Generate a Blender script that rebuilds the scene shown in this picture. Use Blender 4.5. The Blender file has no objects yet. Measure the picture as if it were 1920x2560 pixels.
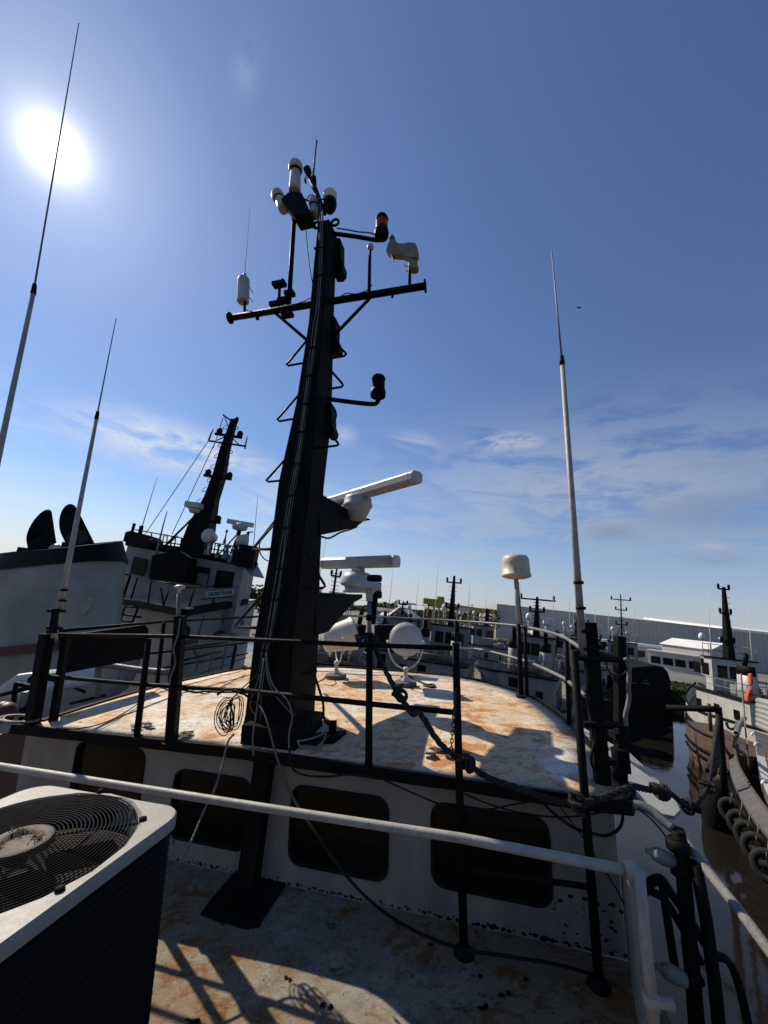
import bpy, math, random
from mathutils import Vector as V, Matrix as MX
random.seed(7)
# ------------------------------------------------------------------ camera, frames
FOC=980.0; EYE=10.0; EYES=2.4
def frame_rot(pitch, roll):
    t=math.radians(pitch); r=math.radians(roll)
    up=V((math.cos(t)*math.sin(r), math.cos(t)*math.cos(r), -math.sin(t)))
    fw=V((0,0,-1)); y=(fw-up*fw.dot(up)).normalized(); x=y.cross(up)
    return MX((x,y,up))
MW=frame_rot(13.55,6.6)          # camera -> world
MS=frame_rot(11.8,1.1)           # camera -> own boat (which heels a little)
SHIP=MX.Translation((0,0,EYE)) @ (MW@MS.transposed()).to_4x4() @ MX.Translation((0,0,-EYES))
WORLD=MX.Identity(4)
scn=bpy.context.scene; col=scn.collection
cd=bpy.data.cameras.new('camera'); cam=bpy.data.objects.new('camera',cd); col.objects.link(cam)
cd.sensor_fit='VERTICAL'; cd.sensor_height=36; cd.sensor_width=27; cd.lens=FOC/2560*36
cd.clip_start=.05; cd.clip_end=6000
cam.matrix_world=MX.Translation((0,0,EYE)) @ MW.to_4x4()
scn.camera=cam
def ray(u,v,M): return M@V(((u-960)/FOC,(1280-v)/FOC,-1))
SUN=ray(135,370,MW).normalized()
EL=math.asin(SUN.z); AZ=math.atan2(SUN.x,SUN.y)
w=bpy.data.worlds.new('World'); scn.world=w; w.use_nodes=True
def build_world():
    nt=w.node_tree; N=nt.nodes; L=nt.links; N.clear()
    def nd(t,**k):
        n=N.new(t)
        for a,b in k.items(): setattr(n,a,b)
        return n
    def mth(op,a,b=None,c=None,clamp=False):
        n=nd('ShaderNodeMath',operation=op); n.use_clamp=clamp
        for i,x in enumerate((a,b,c)):
            if x is None: continue
            if isinstance(x,(int,float)): n.inputs[i].default_value=x
            else: L.new(x,n.inputs[i])
        return n.outputs[0]
    def vdot(a,b):
        n=nd('ShaderNodeVectorMath',operation='DOT_PRODUCT'); L.new(a,n.inputs[0]); n.inputs[1].default_value=b; return n.outputs['Value']
    def mix(f,a,b,bt='MIX'):
        n=nd('ShaderNodeMix',data_type='RGBA',blend_type=bt); n.clamp_factor=True
        if isinstance(f,(int,float)): n.inputs[0].default_value=f
        else: L.new(f,n.inputs[0])
        for i,x in ((6,a),(7,b)):
            if isinstance(x,tuple): n.inputs[i].default_value=x
            else: L.new(x,n.inputs[i])
        return n.outputs[2]
    def sm(x,a,b):
        n=nd('ShaderNodeMapRange',interpolation_type='SMOOTHSTEP'); L.new(x,n.inputs[0])
        n.inputs[1].default_value=a; n.inputs[2].default_value=b; return n.outputs[0]
    tc=nd('ShaderNodeTexCoord'); nrm=nd('ShaderNodeVectorMath',operation='NORMALIZE'); L.new(tc.outputs['Generated'],nrm.inputs[0]); D=nrm.outputs[0]
    sky=nd('ShaderNodeTexSky',sky_type='NISHITA'); sky.sun_disc=False; sky.sun_elevation=EL; sky.sun_rotation=AZ
    sky.air_density=1.15; sky.dust_density=.03; sky.ozone_density=2.2; sky.altitude=0
    sep=nd('ShaderNodeSeparateXYZ'); L.new(D,sep.inputs[0]); z=sep.outputs[2]
    # clouds: noise over a cloud layer seen in perspective
    zz=mth('ADD',mth('MAXIMUM',z,0.0),.12)
    cx=mth('DIVIDE',sep.outputs[0],zz); cy=mth('DIVIDE',sep.outputs[1],zz)
    cmb=nd('ShaderNodeCombineXYZ'); L.new(cx,cmb.inputs[0]); L.new(mth('MULTIPLY',cy,1.0),cmb.inputs[1])
    mp=nd('ShaderNodeMapping'); L.new(cmb.outputs[0],mp.inputs[0]); mp.inputs['Rotation'].default_value=(0,0,.5); mp.inputs['Scale'].default_value=(.6,1.5,1)
    n1=nd('ShaderNodeTexNoise'); L.new(mp.outputs[0],n1.inputs[0]); n1.inputs['Scale'].default_value=1.1; n1.inputs['Detail'].default_value=9; n1.inputs['Roughness'].default_value=.55; n1.inputs['Distortion'].default_value=.6
    n2=nd('ShaderNodeTexNoise'); mp2=nd('ShaderNodeMapping'); L.new(D,mp2.inputs[0]); mp2.inputs['Scale'].default_value=(1,1,3.6); mp2.inputs['Rotation'].default_value=(0,.12,0); L.new(mp2.outputs[0],n2.inputs[0]); n2.inputs['Scale'].default_value=6; n2.inputs['Detail'].default_value=10; n2.inputs['Roughness'].default_value=.66; n2.inputs['Distortion'].default_value=.5
    wisp=mth('MULTIPLY',sm(n1.outputs[0],.46,.76),mth('MULTIPLY',sm(z,.42,.1),sm(z,-.05,.02)))
    wisp=mth('MULTIPLY',wisp,.85)
    def blob(u,v,rad,soft,amt,squash=2.2):
        c=ray(u,v,MW).normalized()
        right=V((c.y,-c.x,0)).normalized(); up=right.cross(c)
        a=vdot(D,tuple(right)); b=vdot(D,tuple(up)); f=vdot(D,tuple(c))
        d=mth('SQRT',mth('ADD',mth('POWER',a,2.0),mth('POWER',mth('MULTIPLY',b,squash),2.0)))
        d=mth('ADD',d,mth('MULTIPLY',mth('SUBTRACT',n2.outputs[0],.5),rad*1.8))
        m=mth('MULTIPLY',sm(d,rad+soft,max(rad-soft,0)),sm(f,0,.2))
        return mth('MULTIPLY',mth('MULTIPLY',m,sm(n2.outputs[0],.36,.62)),min(.95,amt*1.5))
    m=mth('MAXIMUM',wisp,mth('MULTIPLY',sm(z,.24,-.03),.72))
    for args in ((420,1115,.17,.13,.62,3.4),(560,1150,.12,.1,.5,3.5),(860,1090,.03,.03,.30,1.3),(1270,1105,.09,.05,.6,3.6),(1040,1110,.07,.05,.28,2.4),(800,1300,.25,.2,.4,2.5),
                 (1500,1250,.45,.4,.42,2.8),(1780,1380,.045,.03,.7,2.0),(1500,1310,.07,.05,.6,2.2),(1640,1470,.05,.03,.4,4),(930,1380,.10,.06,.4,3.5),(620,160,.02,.02,.10,.6),(1130,1370,.35,.3,.35,3.)):
        m=mth('MAXIMUM',m,blob(*args))
    dark=mth('MAXIMUM',blob(1790,1398,.045,.03,.9,2.6),mth('MAXIMUM',blob(1530,1330,.06,.04,.8,2.6),blob(1850,1280,.2,.12,.6,5)))
    sd=vdot(D,tuple(SUN)); sdp=mth('MAXIMUM',sd,0.0)
    near=mth('POWER',sdp,2.2)
    ccol=mix(near,(4.3,4.7,5.8,1),(9,9.3,10,1))
    ccol=mix(dark,ccol,(2.7,3.0,4.0,1))
    base=mix(1.0,sky.outputs[0],(.86,.93,1.13,1),'MULTIPLY')
    c=mix(m,base,ccol)
    # aureole and disc of the low-haze sun
    g=mth('ADD',mth('MULTIPLY',mth('POWER',sdp,2500.0),14.0),mth('ADD',mth('MULTIPLY',mth('POWER',sdp,800.0),7.0),mth('ADD',mth('MULTIPLY',mth('POWER',sdp,75.0),2.2),mth('MULTIPLY',mth('POWER',sdp,12.0),1.1))))
    gc=nd('ShaderNodeVectorMath',operation='SCALE'); gc.inputs[0].default_value=(1,.97,.9); L.new(g,gc.inputs['Scale'])
    c=mix(1.0,c,gc.outputs[0],'ADD')
    bg=nd('ShaderNodeBackground'); L.new(c,bg.inputs[0]); bg.inputs[1].default_value=SKY_STR
    o=nd('ShaderNodeOutputWorld'); L.new(bg.outputs[0],o.inputs[0])
SKY_STR=.083
build_world()
sl=bpy.data.lights.new('sun','SUN'); sl.energy=5.0; sl.angle=math.radians(.53); sl.color=(1,.88,.70)
so=bpy.data.objects.new('sun',sl); col.objects.link(so); so.rotation_euler=SUN.to_track_quat('Z','Y').to_euler(); so.location=(0,0,60)
scn.view_settings.view_transform='Standard'; scn.view_settings.look='None'; scn.view_settings.exposure=.2; scn.view_settings.gamma=1
try:
    scn.cycles.max_bounces=6
except Exception: pass
# ------------------------------------------------------------------ pixel helpers (photo 1920x2560)
def hit(u,v,M,o,p,n):
    d=ray(u,v,M); t=(p-o).dot(n)/d.dot(n); return o+d*t
OS=V((0,0,EYES)); OW=V((0,0,EYE))
def PS(u,v,F): return hit(u,v,MS,OS,V((0,F,0)),V((0,1,0)))
def ZS(u,v,z): return hit(u,v,MS,OS,V((0,0,z)),V((0,0,1)))
def PW(u,v,D): return hit(u,v,MW,OW,V((0,D,0)),V((0,1,0)))
def ZW(u,v,z): return hit(u,v,MW,OW,V((0,0,z)),V((0,0,1)))
def crop(x0,y0,s): return lambda x,y:(x0+x*s, y0+y*s)
C1=crop(500,320,.3737); C2=crop(500,1000,.3737); C3=crop(0,980,.4099); C4=crop(1000,1340,.5546)
C5=crop(0,1600,.5787); C6=crop(960,1600,.5787); C7=crop(1400,1420,.3134); C8=crop(1000,1400,.2773)
C9=crop(300,1000,.2411); C10=crop(240,1350,.2532); C11=crop(760,1360,.2049); C12=crop(1560,1700,.2713); C13=crop(0,1240,.2532)
YAW=math.radians(14.4)
HD=V((math.sin(YAW),math.cos(YAW),0)); RT=V((math.cos(YAW),-math.sin(YAW),0)); UP=V((0,0,1))
def proj(p,M,o):
    c=M.transposed()@(p-o); return 960+FOC*c.x/-c.z, 1280-FOC*c.y/-c.z
# ------------------------------------------------------------------ mesh helpers
def perp(d):
    d=d.normalized(); a=V((0,0,1)) if abs(d.z)<.9 else V((1,0,0))
    x=a.cross(d).normalized(); return x,d.cross(x)
def spl(P,n=8):
    P=[V(p) for p in P]
    if len(P)<3: return P
    Q=[P[0]*2-P[1]]+P+[P[-1]*2-P[-2]]; out=[]
    for i in range(1,len(Q)-2):
        a,b,c,d=Q[i-1:i+3]
        for k in range(n):
            t=k/n; out.append(.5*((2*b)+(c-a)*t+(2*a-5*b+4*c-d)*t*t+(3*b-a-3*c+d)*t**3))
    out.append(P[-1]); return out
class MB:
    def __init__(s): s.v=[];s.f=[];s.s=[]
    def add(s,vs,fs,sm=False):
        o=len(s.v); s.v+= [V(x) for x in vs]; s.f+=[tuple(i+o for i in f) for f in fs]; s.s+=[sm]*len(fs); return s
    def box(s,c,size,ax=None):
        c=V(c); X,Y,Z=ax if ax else (V((1,0,0)),V((0,1,0)),V((0,0,1)))
        a,b,d=[q/2 for q in size]; vs=[c+X*(i*a)+Y*(j*b)+Z*(k*d) for i in(-1,1) for j in(-1,1) for k in(-1,1)]
        return s.add(vs,[(0,1,3,2),(4,6,7,5),(0,4,5,1),(2,3,7,6),(0,2,6,4),(1,5,7,3)])
    def bar(s,p,q,w,h,up=None):
        p=V(p);q=V(q);d=(q-p); x,y=perp(d)
        if up is not None:
            y=(up-d.normalized()*up.dot(d.normalized())).normalized(); x=y.cross(d.normalized())
        return s.box((p+q)/2,(w,h,d.length),(x,y,d.normalized()))
    def tube(s,p,q,r0,r1=None,n=12,cap=True):
        return s.path([p,q],[r0,r0 if r1 is None else r1],n,cap)
    def path(s,P,r,n=10,cap=True):
        P=[V(p) for p in P]; m=len(P)
        if isinstance(r,(int,float)): r=[r]*m
        T=[(P[min(i+1,m-1)]-P[max(i-1,0)]).normalized() for i in range(m)]
        x,y=perp(T[0]); vs=[]
        for i in range(m):
            if i: x=(x-T[i]*x.dot(T[i])).normalized()
            y=T[i].cross(x)
            vs+=[P[i]+x*(r[i]*math.cos(2*math.pi*k/n))+y*(r[i]*math.sin(2*math.pi*k/n)) for k in range(n)]
        fs=[(i*n+k,i*n+(k+1)%n,(i+1)*n+(k+1)%n,(i+1)*n+k) for i in range(m-1) for k in range(n)]
        s.add(vs,fs,True)
        if cap:
            o=len(s.v)-len(vs); s.f.append(tuple(o+k for k in range(n))[::-1]); s.s.append(False)
            s.f.append(tuple(o+(m-1)*n+k for k in range(n))); s.s.append(False)
        return s
    def lathe(s,c,prof,ax=UP,n=20,sm=True):
        c=V(c); ax=V(ax).normalized(); x,y=perp(ax); vs=[]
        for r,h in prof: vs+=[c+ax*h+x*(max(r,1e-4)*math.cos(2*math.pi*k/n))+y*(max(r,1e-4)*math.sin(2*math.pi*k/n)) for k in range(n)]
        m=len(prof); fs=[(i*n+k,i*n+(k+1)%n,(i+1)*n+(k+1)%n,(i+1)*n+k) for i in range(m-1) for k in range(n)]
        fs2=[tuple(range(n))[::-1],tuple((m-1)*n+k for k in range(n))]
        o=len(s.v); s.add(vs,fs,sm); s.f+= [tuple(o+i for i in f) for f in fs2]; s.s+=[False,False]; return s
    def prism(s,P,d):
        P=[V(p) for p in P]; d=V(d); n=len(P)
        return s.add(P+[p+d for p in P],[tuple(range(n)),tuple(range(2*n-1,n-1,-1))]+[((i+1)%n,i,i+n,(i+1)%n+n) for i in range(n)])
    def loft(s,R,cap=True,sm=True,closed=True):
        n=len(R[0]); o=len(s.v); vs=[p for r in R for p in r]
        kk=n if closed else n-1
        s.add(vs,[(i*n+k,i*n+(k+1)%n,(i+1)*n+(k+1)%n,(i+1)*n+k) for i in range(len(R)-1) for k in range(kk)],sm)
        if cap:
            s.f.append(tuple(o+k for k in range(n))[::-1]); s.f.append(tuple(o+(len(R)-1)*n+k for k in range(n))); s.s+=[False,False]
        return s
    def torus(s,c,ax,R,r,n=24,m=8,arc=2*math.pi,x=None):
        c=V(c); a,b=perp(V(ax))
        if x is not None: a=V(x).normalized(); b=V(ax).normalized().cross(a)
        full=abs(arc-2*math.pi)<1e-6
        P=[c+a*(R*math.cos(arc*k/n))+b*(R*math.sin(arc*k/n)) for k in range(n+1)]
        return s.path(P,r,m,cap=not full)
    def sphere(s,c,r,n=14,m=8,sq=1.0,ax=UP):
        return s.lathe(c,[(r*math.sin(math.pi*i/m),-r*sq*math.cos(math.pi*i/m)) for i in range(m+1)],ax,n)
    def build(s,name,mat,parent=None,base=None,frame=None,bevel=0):
        if parent is not None: base=V(parent['_b']); 
        if base is None:
            base=V((sum(p.x for p in s.v)/len(s.v),sum(p.y for p in s.v)/len(s.v),min(p.z for p in s.v)))
        me=bpy.data.meshes.new(name); me.from_pydata([tuple(p-base) for p in s.v],[],s.f)
        me.polygons.foreach_set('use_smooth',s.s); me.update()
        import bmesh
        bm=bmesh.new(); bm.from_mesh(me); bmesh.ops.recalc_face_normals(bm,faces=bm.faces); bm.to_mesh(me); bm.free()
        o=bpy.data.objects.new(name,me); col.objects.link(o); me.materials.append(mat)
        if parent is not None: o.parent=parent; o['_b']=tuple(base)
        else: o.matrix_world=(frame or SHIP)@MX.Translation(base); o['_b']=tuple(base)
        if bevel:
            b=o.modifiers.new('bevel','BEVEL'); b.width=bevel; b.segments=2; b.limit_method='ANGLE'
        return o
def tag(o,label,cat,group=None):
    o['label']=label; o['category']=cat
    if group: o['group']=group
    return o
def struct(o): o['kind']='structure'; return o
def stuff(o,label,cat): o['kind']='stuff'; return tag(o,label,cat)
def thing(name,label,cat,base,group=None,frame=None):
    o=bpy.data.objects.new(name,None); col.objects.link(o); o.empty_display_size=.1
    base=V(base); o.matrix_world=(frame or SHIP)@MX.Translation(base); o['_b']=tuple(base)
    return tag(o,label,cat,group)
# ------------------------------------------------------------------ materials
def M(name,c1,c2=None,sc=3,rough=.6,metal=0,rust=0,rcol=(.22,.07,.02),rsc=2.5,bump=.15,speck=0,scol=(.03,.025,.02),spsc=18,stretch=(1,1,1),spec=.5,lo=.35,hi=.65):
    m=bpy.data.materials.new(name); m.use_nodes=True; nt=m.node_tree; N=nt.nodes; L=nt.links; b=N['Principled BSDF']
    b.inputs['Roughness'].default_value=rough; b.inputs['Metallic'].default_value=metal; b.inputs['Specular IOR Level'].default_value=spec
    c2=c2 or tuple(x*.7 for x in c1)
    tc=N.new('ShaderNodeTexCoord'); mp=N.new('ShaderNodeMapping'); L.new(tc.outputs['Object'],mp.inputs[0]); mp.inputs['Scale'].default_value=stretch
    def noise(s,d=6,r=.6):
        n=N.new('ShaderNodeTexNoise'); L.new(mp.outputs[0],n.inputs[0]); n.inputs['Scale'].default_value=s; n.inputs['Detail'].default_value=d; n.inputs['Roughness'].default_value=r; return n.outputs[0]
    def ramp(x,a,bb):
        r=N.new('ShaderNodeMapRange'); L.new(x,r.inputs[0]); r.inputs[1].default_value=a; r.inputs[2].default_value=bb; return r.outputs[0]
    def mix(f,a,bb):
        x=N.new('ShaderNodeMix'); x.data_type='RGBA'; L.new(f,x.inputs[0])
        for i,q in ((6,a),(7,bb)):
            if isinstance(q,tuple): x.inputs[i].default_value=(*q[:3],1)
            else: L.new(q,x.inputs[i])
        return x.outputs[2]
    n=noise(sc); c=mix(ramp(n,lo,hi),c1,c2)
    if rust:
        t=.5+ (1-rust)*.25
        rn=noise(rsc,10,.68)
        rc=mix(ramp(noise(rsc*6,4),.35,.65),rcol,tuple(min(1,x*2.0) for x in rcol))
        c=mix(ramp(rn,t,t+.09),c,rc)
    if speck:
        t=.72-speck*.2
        c=mix(ramp(noise(spsc,5,.7),t,t+.04),c,scol)
    L.new(c,b.inputs['Base Color'])
    rr=N.new('ShaderNodeMapRange'); L.new(noise(sc*3),rr.inputs[0]); rr.inputs[3].default_value=max(.03,rough-.15); rr.inputs[4].default_value=min(1,rough+.15); L.new(rr.outputs[0],b.inputs['Roughness'])
    if bump:
        bp=N.new('ShaderNodeBump'); bp.inputs['Strength'].default_value=bump; bp.inputs['Distance'].default_value=.02; L.new(noise(sc*8,4),bp.inputs['Height']); L.new(bp.outputs[0],b.inputs['Normal'])
    return m
def roof_mat(name,dim=1.0,orange=1.0,sh=.015):
    m=bpy.data.materials.new(name); m.use_nodes=True; nt=m.node_tree; N=nt.nodes; L=nt.links; b=N['Principled BSDF']; b.inputs['Roughness'].default_value=.75
    b.inputs['Specular IOR Level'].default_value=.25
    tc=N.new('ShaderNodeTexCoord'); mp=N.new('ShaderNodeMapping'); L.new(tc.outputs['Object'],mp.inputs[0]); mp.inputs['Scale'].default_value=(1,1.3,1)
    def noise(s,d=8,r=.62,dist=0,w=0):
        n=N.new('ShaderNodeTexNoise'); L.new(mp.outputs[0],n.inputs[0]); n.inputs['Scale'].default_value=s; n.inputs['Detail'].default_value=d; n.inputs['Roughness'].default_value=r; n.inputs['Distortion'].default_value=dist; return n.outputs[0]
    def ramp(x,a,bb,lo=0,hi=1):
        r=N.new('ShaderNodeMapRange'); L.new(x,r.inputs[0]); r.inputs[1].default_value=a; r.inputs[2].default_value=bb; r.inputs[3].default_value=lo; r.inputs[4].default_value=hi; return r.outputs[0]
    def mul(a,c):
        n=N.new('ShaderNodeMath'); n.operation='MULTIPLY'; L.new(a,n.inputs[0])
        if isinstance(c,(int,float)): n.inputs[1].default_value=c
        else: L.new(c,n.inputs[1])
        return n.outputs[0]
    def mix(f,a,c):
        x=N.new('ShaderNodeMix'); x.data_type='RGBA'; L.new(f,x.inputs[0])
        for i,q in ((6,a),(7,c)):
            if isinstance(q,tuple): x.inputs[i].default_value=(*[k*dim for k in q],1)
            else: L.new(q,x.inputs[i])
        return x.outputs[2]
    c=mix(ramp(noise(2.6,9,.7),.42,.58),(.66,.62,.55),(.50,.44,.35))
    c=mix(ramp(noise(11,8,.75),.50,.60,0,.8),c,(.30,.25,.19))
    big=noise(.75,10,.66,.6)
    c=mix(mul(ramp(big,.46-sh,.54-sh),.55*orange),c,(.54,.36,.17))
    c=mix(mul(ramp(noise(4.2,10,.76,.5),.51,.57),mul(ramp(big,.43-sh,.55-sh),.95*orange)),c,(.41,.18,.055))
    c=mix(mul(ramp(noise(6.5,10,.8),.585,.62),.9*orange),c,(.22,.085,.03))
    c=mix(ramp(noise(9,9,.8,.2),.60,.63,0,.75),c,(.72,.69,.64))
    c=mix(ramp(noise(30,5,.8),.60,.65,0,.9),c,(.06,.045,.035))
    c=mix(ramp(noise(70,4,.7),.50,.75,0,.5),c,(.22,.18,.14))
    L.new(c,b.inputs['Base Color'])
    bp=N.new('ShaderNodeBump'); bp.inputs['Strength'].default_value=.5; bp.inputs['Distance'].default_value=.012; L.new(noise(26,7,.7),bp.inputs['Height']); L.new(bp.outputs[0],b.inputs['Normal'])
    return m
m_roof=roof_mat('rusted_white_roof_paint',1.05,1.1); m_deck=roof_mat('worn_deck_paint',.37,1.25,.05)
m_wall=M('weathered_white_wall',(.24,.22,.19),(.16,.145,.125),2.0,.6,rust=.34,rcol=(.10,.06,.035),rsc=1.5,speck=.25,spsc=9,bump=.08,stretch=(1.3,1.3,.35))
m_blk=M('black_marine_paint',(.005,.005,.005),(.009,.0085,.008),5,.55,rust=.12,rcol=(.03,.016,.01),rsc=5,bump=.3,spec=.06)
m_mast=M('black_mast_paint',(.006,.006,.006),(.017,.015,.013),3,.7,rust=.3,rcol=(.03,.022,.018),rsc=3,bump=.4,stretch=(2.5,2.5,.6),spec=.06,lo=.5,hi=.75)
m_rub=M('black_rubber',(.005,.005,.005),(.009,.009,.009),8,.75,bump=.3,spec=.1)
m_glass=M('dark_window_glass',(.004,.004,.003),(.010,.009,.006),1.2,.12,bump=0,stretch=(.4,.4,4),spec=.12)
m_gask=M('window_rubber_gasket',(.01,.01,.01),None,8,.8,bump=.4,spec=.2)
m_rad=M('white_radome_plastic',(.45,.44,.41),(.36,.345,.31),4,.4,rust=.05,rsc=6,speck=.12,scol=(.2,.17,.12),bump=.05)
m_cream=M('cream_radome_plastic',(.50,.46,.35),(.38,.34,.25),5,.45,speck=.2,scol=(.2,.16,.1),bump=.06)
m_pipe=M('chalky_white_pipe_paint',(.34,.325,.29),(.24,.225,.195),9,.55,rust=.2,rcol=(.10,.07,.05),rsc=9,speck=.4,spsc=30,bump=.12)
m_peel=M('peeling_blue_white_paint',(.22,.22,.22),(.14,.14,.14),8,.6,rust=.62,rcol=(.02,.018,.018),rsc=4,bump=.5,spec=.2)
m_sl=M('white_enamel_searchlight',(.52,.515,.50),(.38,.38,.365),14,.4,rust=.15,rcol=(.03,.02,.015),rsc=6,bump=.12)
m_grey=M('bare_grey_steel',(.16,.16,.16),(.09,.09,.09),6,.5,rust=.3,rcol=(.02,.02,.02),rsc=4,bump=.3)
m_cab=M('black_cable',(.006,.006,.006),None,9,.55,bump=.1,spec=.2)
m_cabg=M('grey_cable',(.17,.16,.15),(.09,.085,.08),9,.6,bump=.1)
m_rope=M('tarry_mooring_rope',(.018,.017,.016),(.045,.042,.038),22,.95,bump=.6,spec=.1)
m_ac=M('painted_condenser_steel',(.24,.235,.22),(.19,.185,.17),9,.5,speck=.22,scol=(.15,.08,.04),spsc=14,bump=.05)
m_acd=M('dark_condenser_grille',(.004,.004,.005),(.007,.006,.008),6,.6,bump=.1,spec=.08)
m_grille=M('dark_fan_grille_wire',(.010,.010,.011),(.006,.006,.006),9,.8,bump=0,spec=.12)
m_hub=M('rusty_fan_hub',(.085,.075,.065),(.045,.038,.03),12,.7,rust=.9,rcol=(.06,.03,.02),rsc=9,bump=.3)
m_white=M('faded_white_hull_paint',(.25,.235,.21),(.17,.16,.145),1.2,.55,rust=.18,rcol=(.08,.05,.03),rsc=1.6,speck=.18,spsc=5,bump=.08)
m_whiteb=M('clean_white_hull_paint',(.42,.42,.40),(.32,.32,.30),1.5,.5,rust=.15,rsc=1.4,rcol=(.14,.07,.03),bump=.05)
m_dirtyw=M('grimy_white_boat_paint',(.24,.24,.235),(.13,.125,.12),.9,.6,rust=.35,rcol=(.09,.05,.03),rsc=1.1,bump=.05,stretch=(1,1,.4))
m_sens=M('weathered_sensor_plastic',(.24,.22,.17),(.15,.135,.10),8,.6,bump=.05)
m_red=M('dull_red_stripe',(.075,.007,.006),(.05,.006,.006),5,.5,bump=0)
m_redl=M('red_lamp_lens',(.25,.008,.005),(.16,.005,.004),5,.15,bump=0)
m_lens=M('ribbed_cream_lamp_lens',(.72,.66,.42),(.6,.55,.35),8,.2,bump=.1)
m_rusth=M('rusty_hull_plate',(.055,.035,.028),(.10,.055,.038),1.5,.8,rust=.5,rcol=(.05,.035,.03),rsc=2,bump=.4)
m_bargeg=M('grey_barge_plate',(.09,.09,.09),(.055,.055,.055),1.6,.65,rust=.35,rcol=(.10,.05,.03),rsc=2,bump=.3)
m_tyre=M('tyre_rubber',(.012,.012,.012),(.022,.021,.020),9,.8,bump=.3,spec=.2)
m_yel=M('yellow_crane_paint',(.34,.25,.03),(.26,.19,.02),1,.6,bump=0)
m_wh=M('warehouse_grey_cladding',(.40,.39,.37),(.34,.33,.31),.05,.6,bump=0,stretch=(1,1,1))
m_wtrim=M('white_metal_roofing',(.74,.74,.73),(.62,.62,.60),.3,.45,bump=0)
m_blue=M('dark_blue_cladding',(.03,.045,.085),(.025,.035,.07),.3,.6,bump=0)
m_brown=M('tan_shed_roofing',(.17,.145,.115),(.13,.11,.085),.2,.7,bump=0)
m_conc=M('pale_yard_paving',(.17,.165,.15),(.11,.105,.095),.08,.85,bump=.1)
m_gr=M('lawn_grass',(.045,.058,.014),(.025,.034,.010),.25,.9,bump=.5,spec=.1)
m_leaf=M('tree_leaves',(.035,.055,.018),(.06,.08,.025),.5,.8,bump=0,spec=.1)
m_bark=M('bark',(.08,.06,.045),None,3,.9)
m_orng=M('orange_vest_fabric',(.62,.09,.03),(.45,.06,.02),8,.8,bump=.2)
m_truck=M('white_truck_paint',(.7,.7,.7),(.64,.64,.64),2,.3,bump=0)
m_carred=M('red_car_paint',(.22,.03,.02),None,2,.3,bump=0)
m_card=M('dark_car_paint',(.025,.027,.03),None,2,.3,bump=0)
m_carg=M('silver_car_paint',(.4,.41,.43),None,2,.3,bump=0)
m_text=M('black_sign_lettering',(.01,.01,.01),None,2,.6,bump=0)
m_board=M('white_name_board',(.30,.30,.29),(.22,.22,.21),6,.6,bump=.1)
m_chain=M('rusty_chain_steel',(.03,.025,.02),(.06,.04,.03),20,.6,bump=.3)
m_wood=M('weathered_grey_board',(.30,.29,.25),(.17,.16,.13),6,.8,rust=.35,rcol=(.04,.04,.03),rsc=7,bump=.5,stretch=(3,3,.35))
m_wing=M('pale_wing_plate_paint',(.24,.25,.245),(.20,.21,.205),3,.45,bump=.08)
def water_mat():
    m=bpy.data.materials.new('muddy_canal_water'); m.use_nodes=True; N=m.node_tree.nodes; L=m.node_tree.links; b=N['Principled BSDF']
    b.inputs['Base Color'].default_value=(.010,.009,.008,1); b.inputs['Roughness'].default_value=.05
    b.inputs['IOR'].default_value=1.33
    tc=N.new('ShaderNodeTexCoord')
    n=N.new('ShaderNodeTexNoise'); L.new(tc.outputs['Object'],n.inputs[0]); n.inputs['Scale'].default_value=1.1; n.inputs['Detail'].default_value=6
    bp=N.new('ShaderNodeBump'); bp.inputs['Strength'].default_value=.06; bp.inputs['Distance'].default_value=.12; L.new(n.outputs[0],bp.inputs['Height']); L.new(bp.outputs[0],b.inputs['Normal'])
    return m
m_water=water_mat()
# ================================================================== OWN BOAT
ZR=1.01
# ---- deck
deck=MB()
cw=ZS(1567,2399,0); dr=V((1.78,3.05,0))
P=[V((-6,5.35,0)),V((-1.0,3.96,0)),cw+V((.02,-.02,0)),dr,dr-HD*6.5,dr-HD*6.5-RT*8.5]
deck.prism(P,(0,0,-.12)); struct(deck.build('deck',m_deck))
# ---- house hull under the deck
hb=MB(); Q=[p+V((0,0,-.125)) for p in P]; c=sum(Q,V((0,0,0)))/6
hb.prism([c+(q-c)*.985 for q in Q],(0,0,-2.6)); o=hb.build('deckhouse',m_white); tag(o,'white steel deckhouse right under the camera deck','deckhouse')
hb=MB(); st=V((-2.2,3,-2.73)); sec=[]
for t,wd in ((-9,2.6),(-7,3.6),(0,4.0),(6,3.9),(9,3.0),(11.5,1.2),(12.3,.1)):
    cc=st+HD*t; z=-2.7+ (max(0,t)/12)**2*1.0
    sec.append([V((cc.x,cc.y,z))+RT*wd, V((cc.x,cc.y,z))-RT*wd, V((cc.x,cc.y,-7.9))-RT*wd*.85, V((cc.x,cc.y,-7.9))+RT*wd*.85])
hb.loft(sec,sm=False); o=hb.build('tugboat_hull',m_blk); tag(o,'black hull of the tugboat the camera stands on','boat hull')
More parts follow.
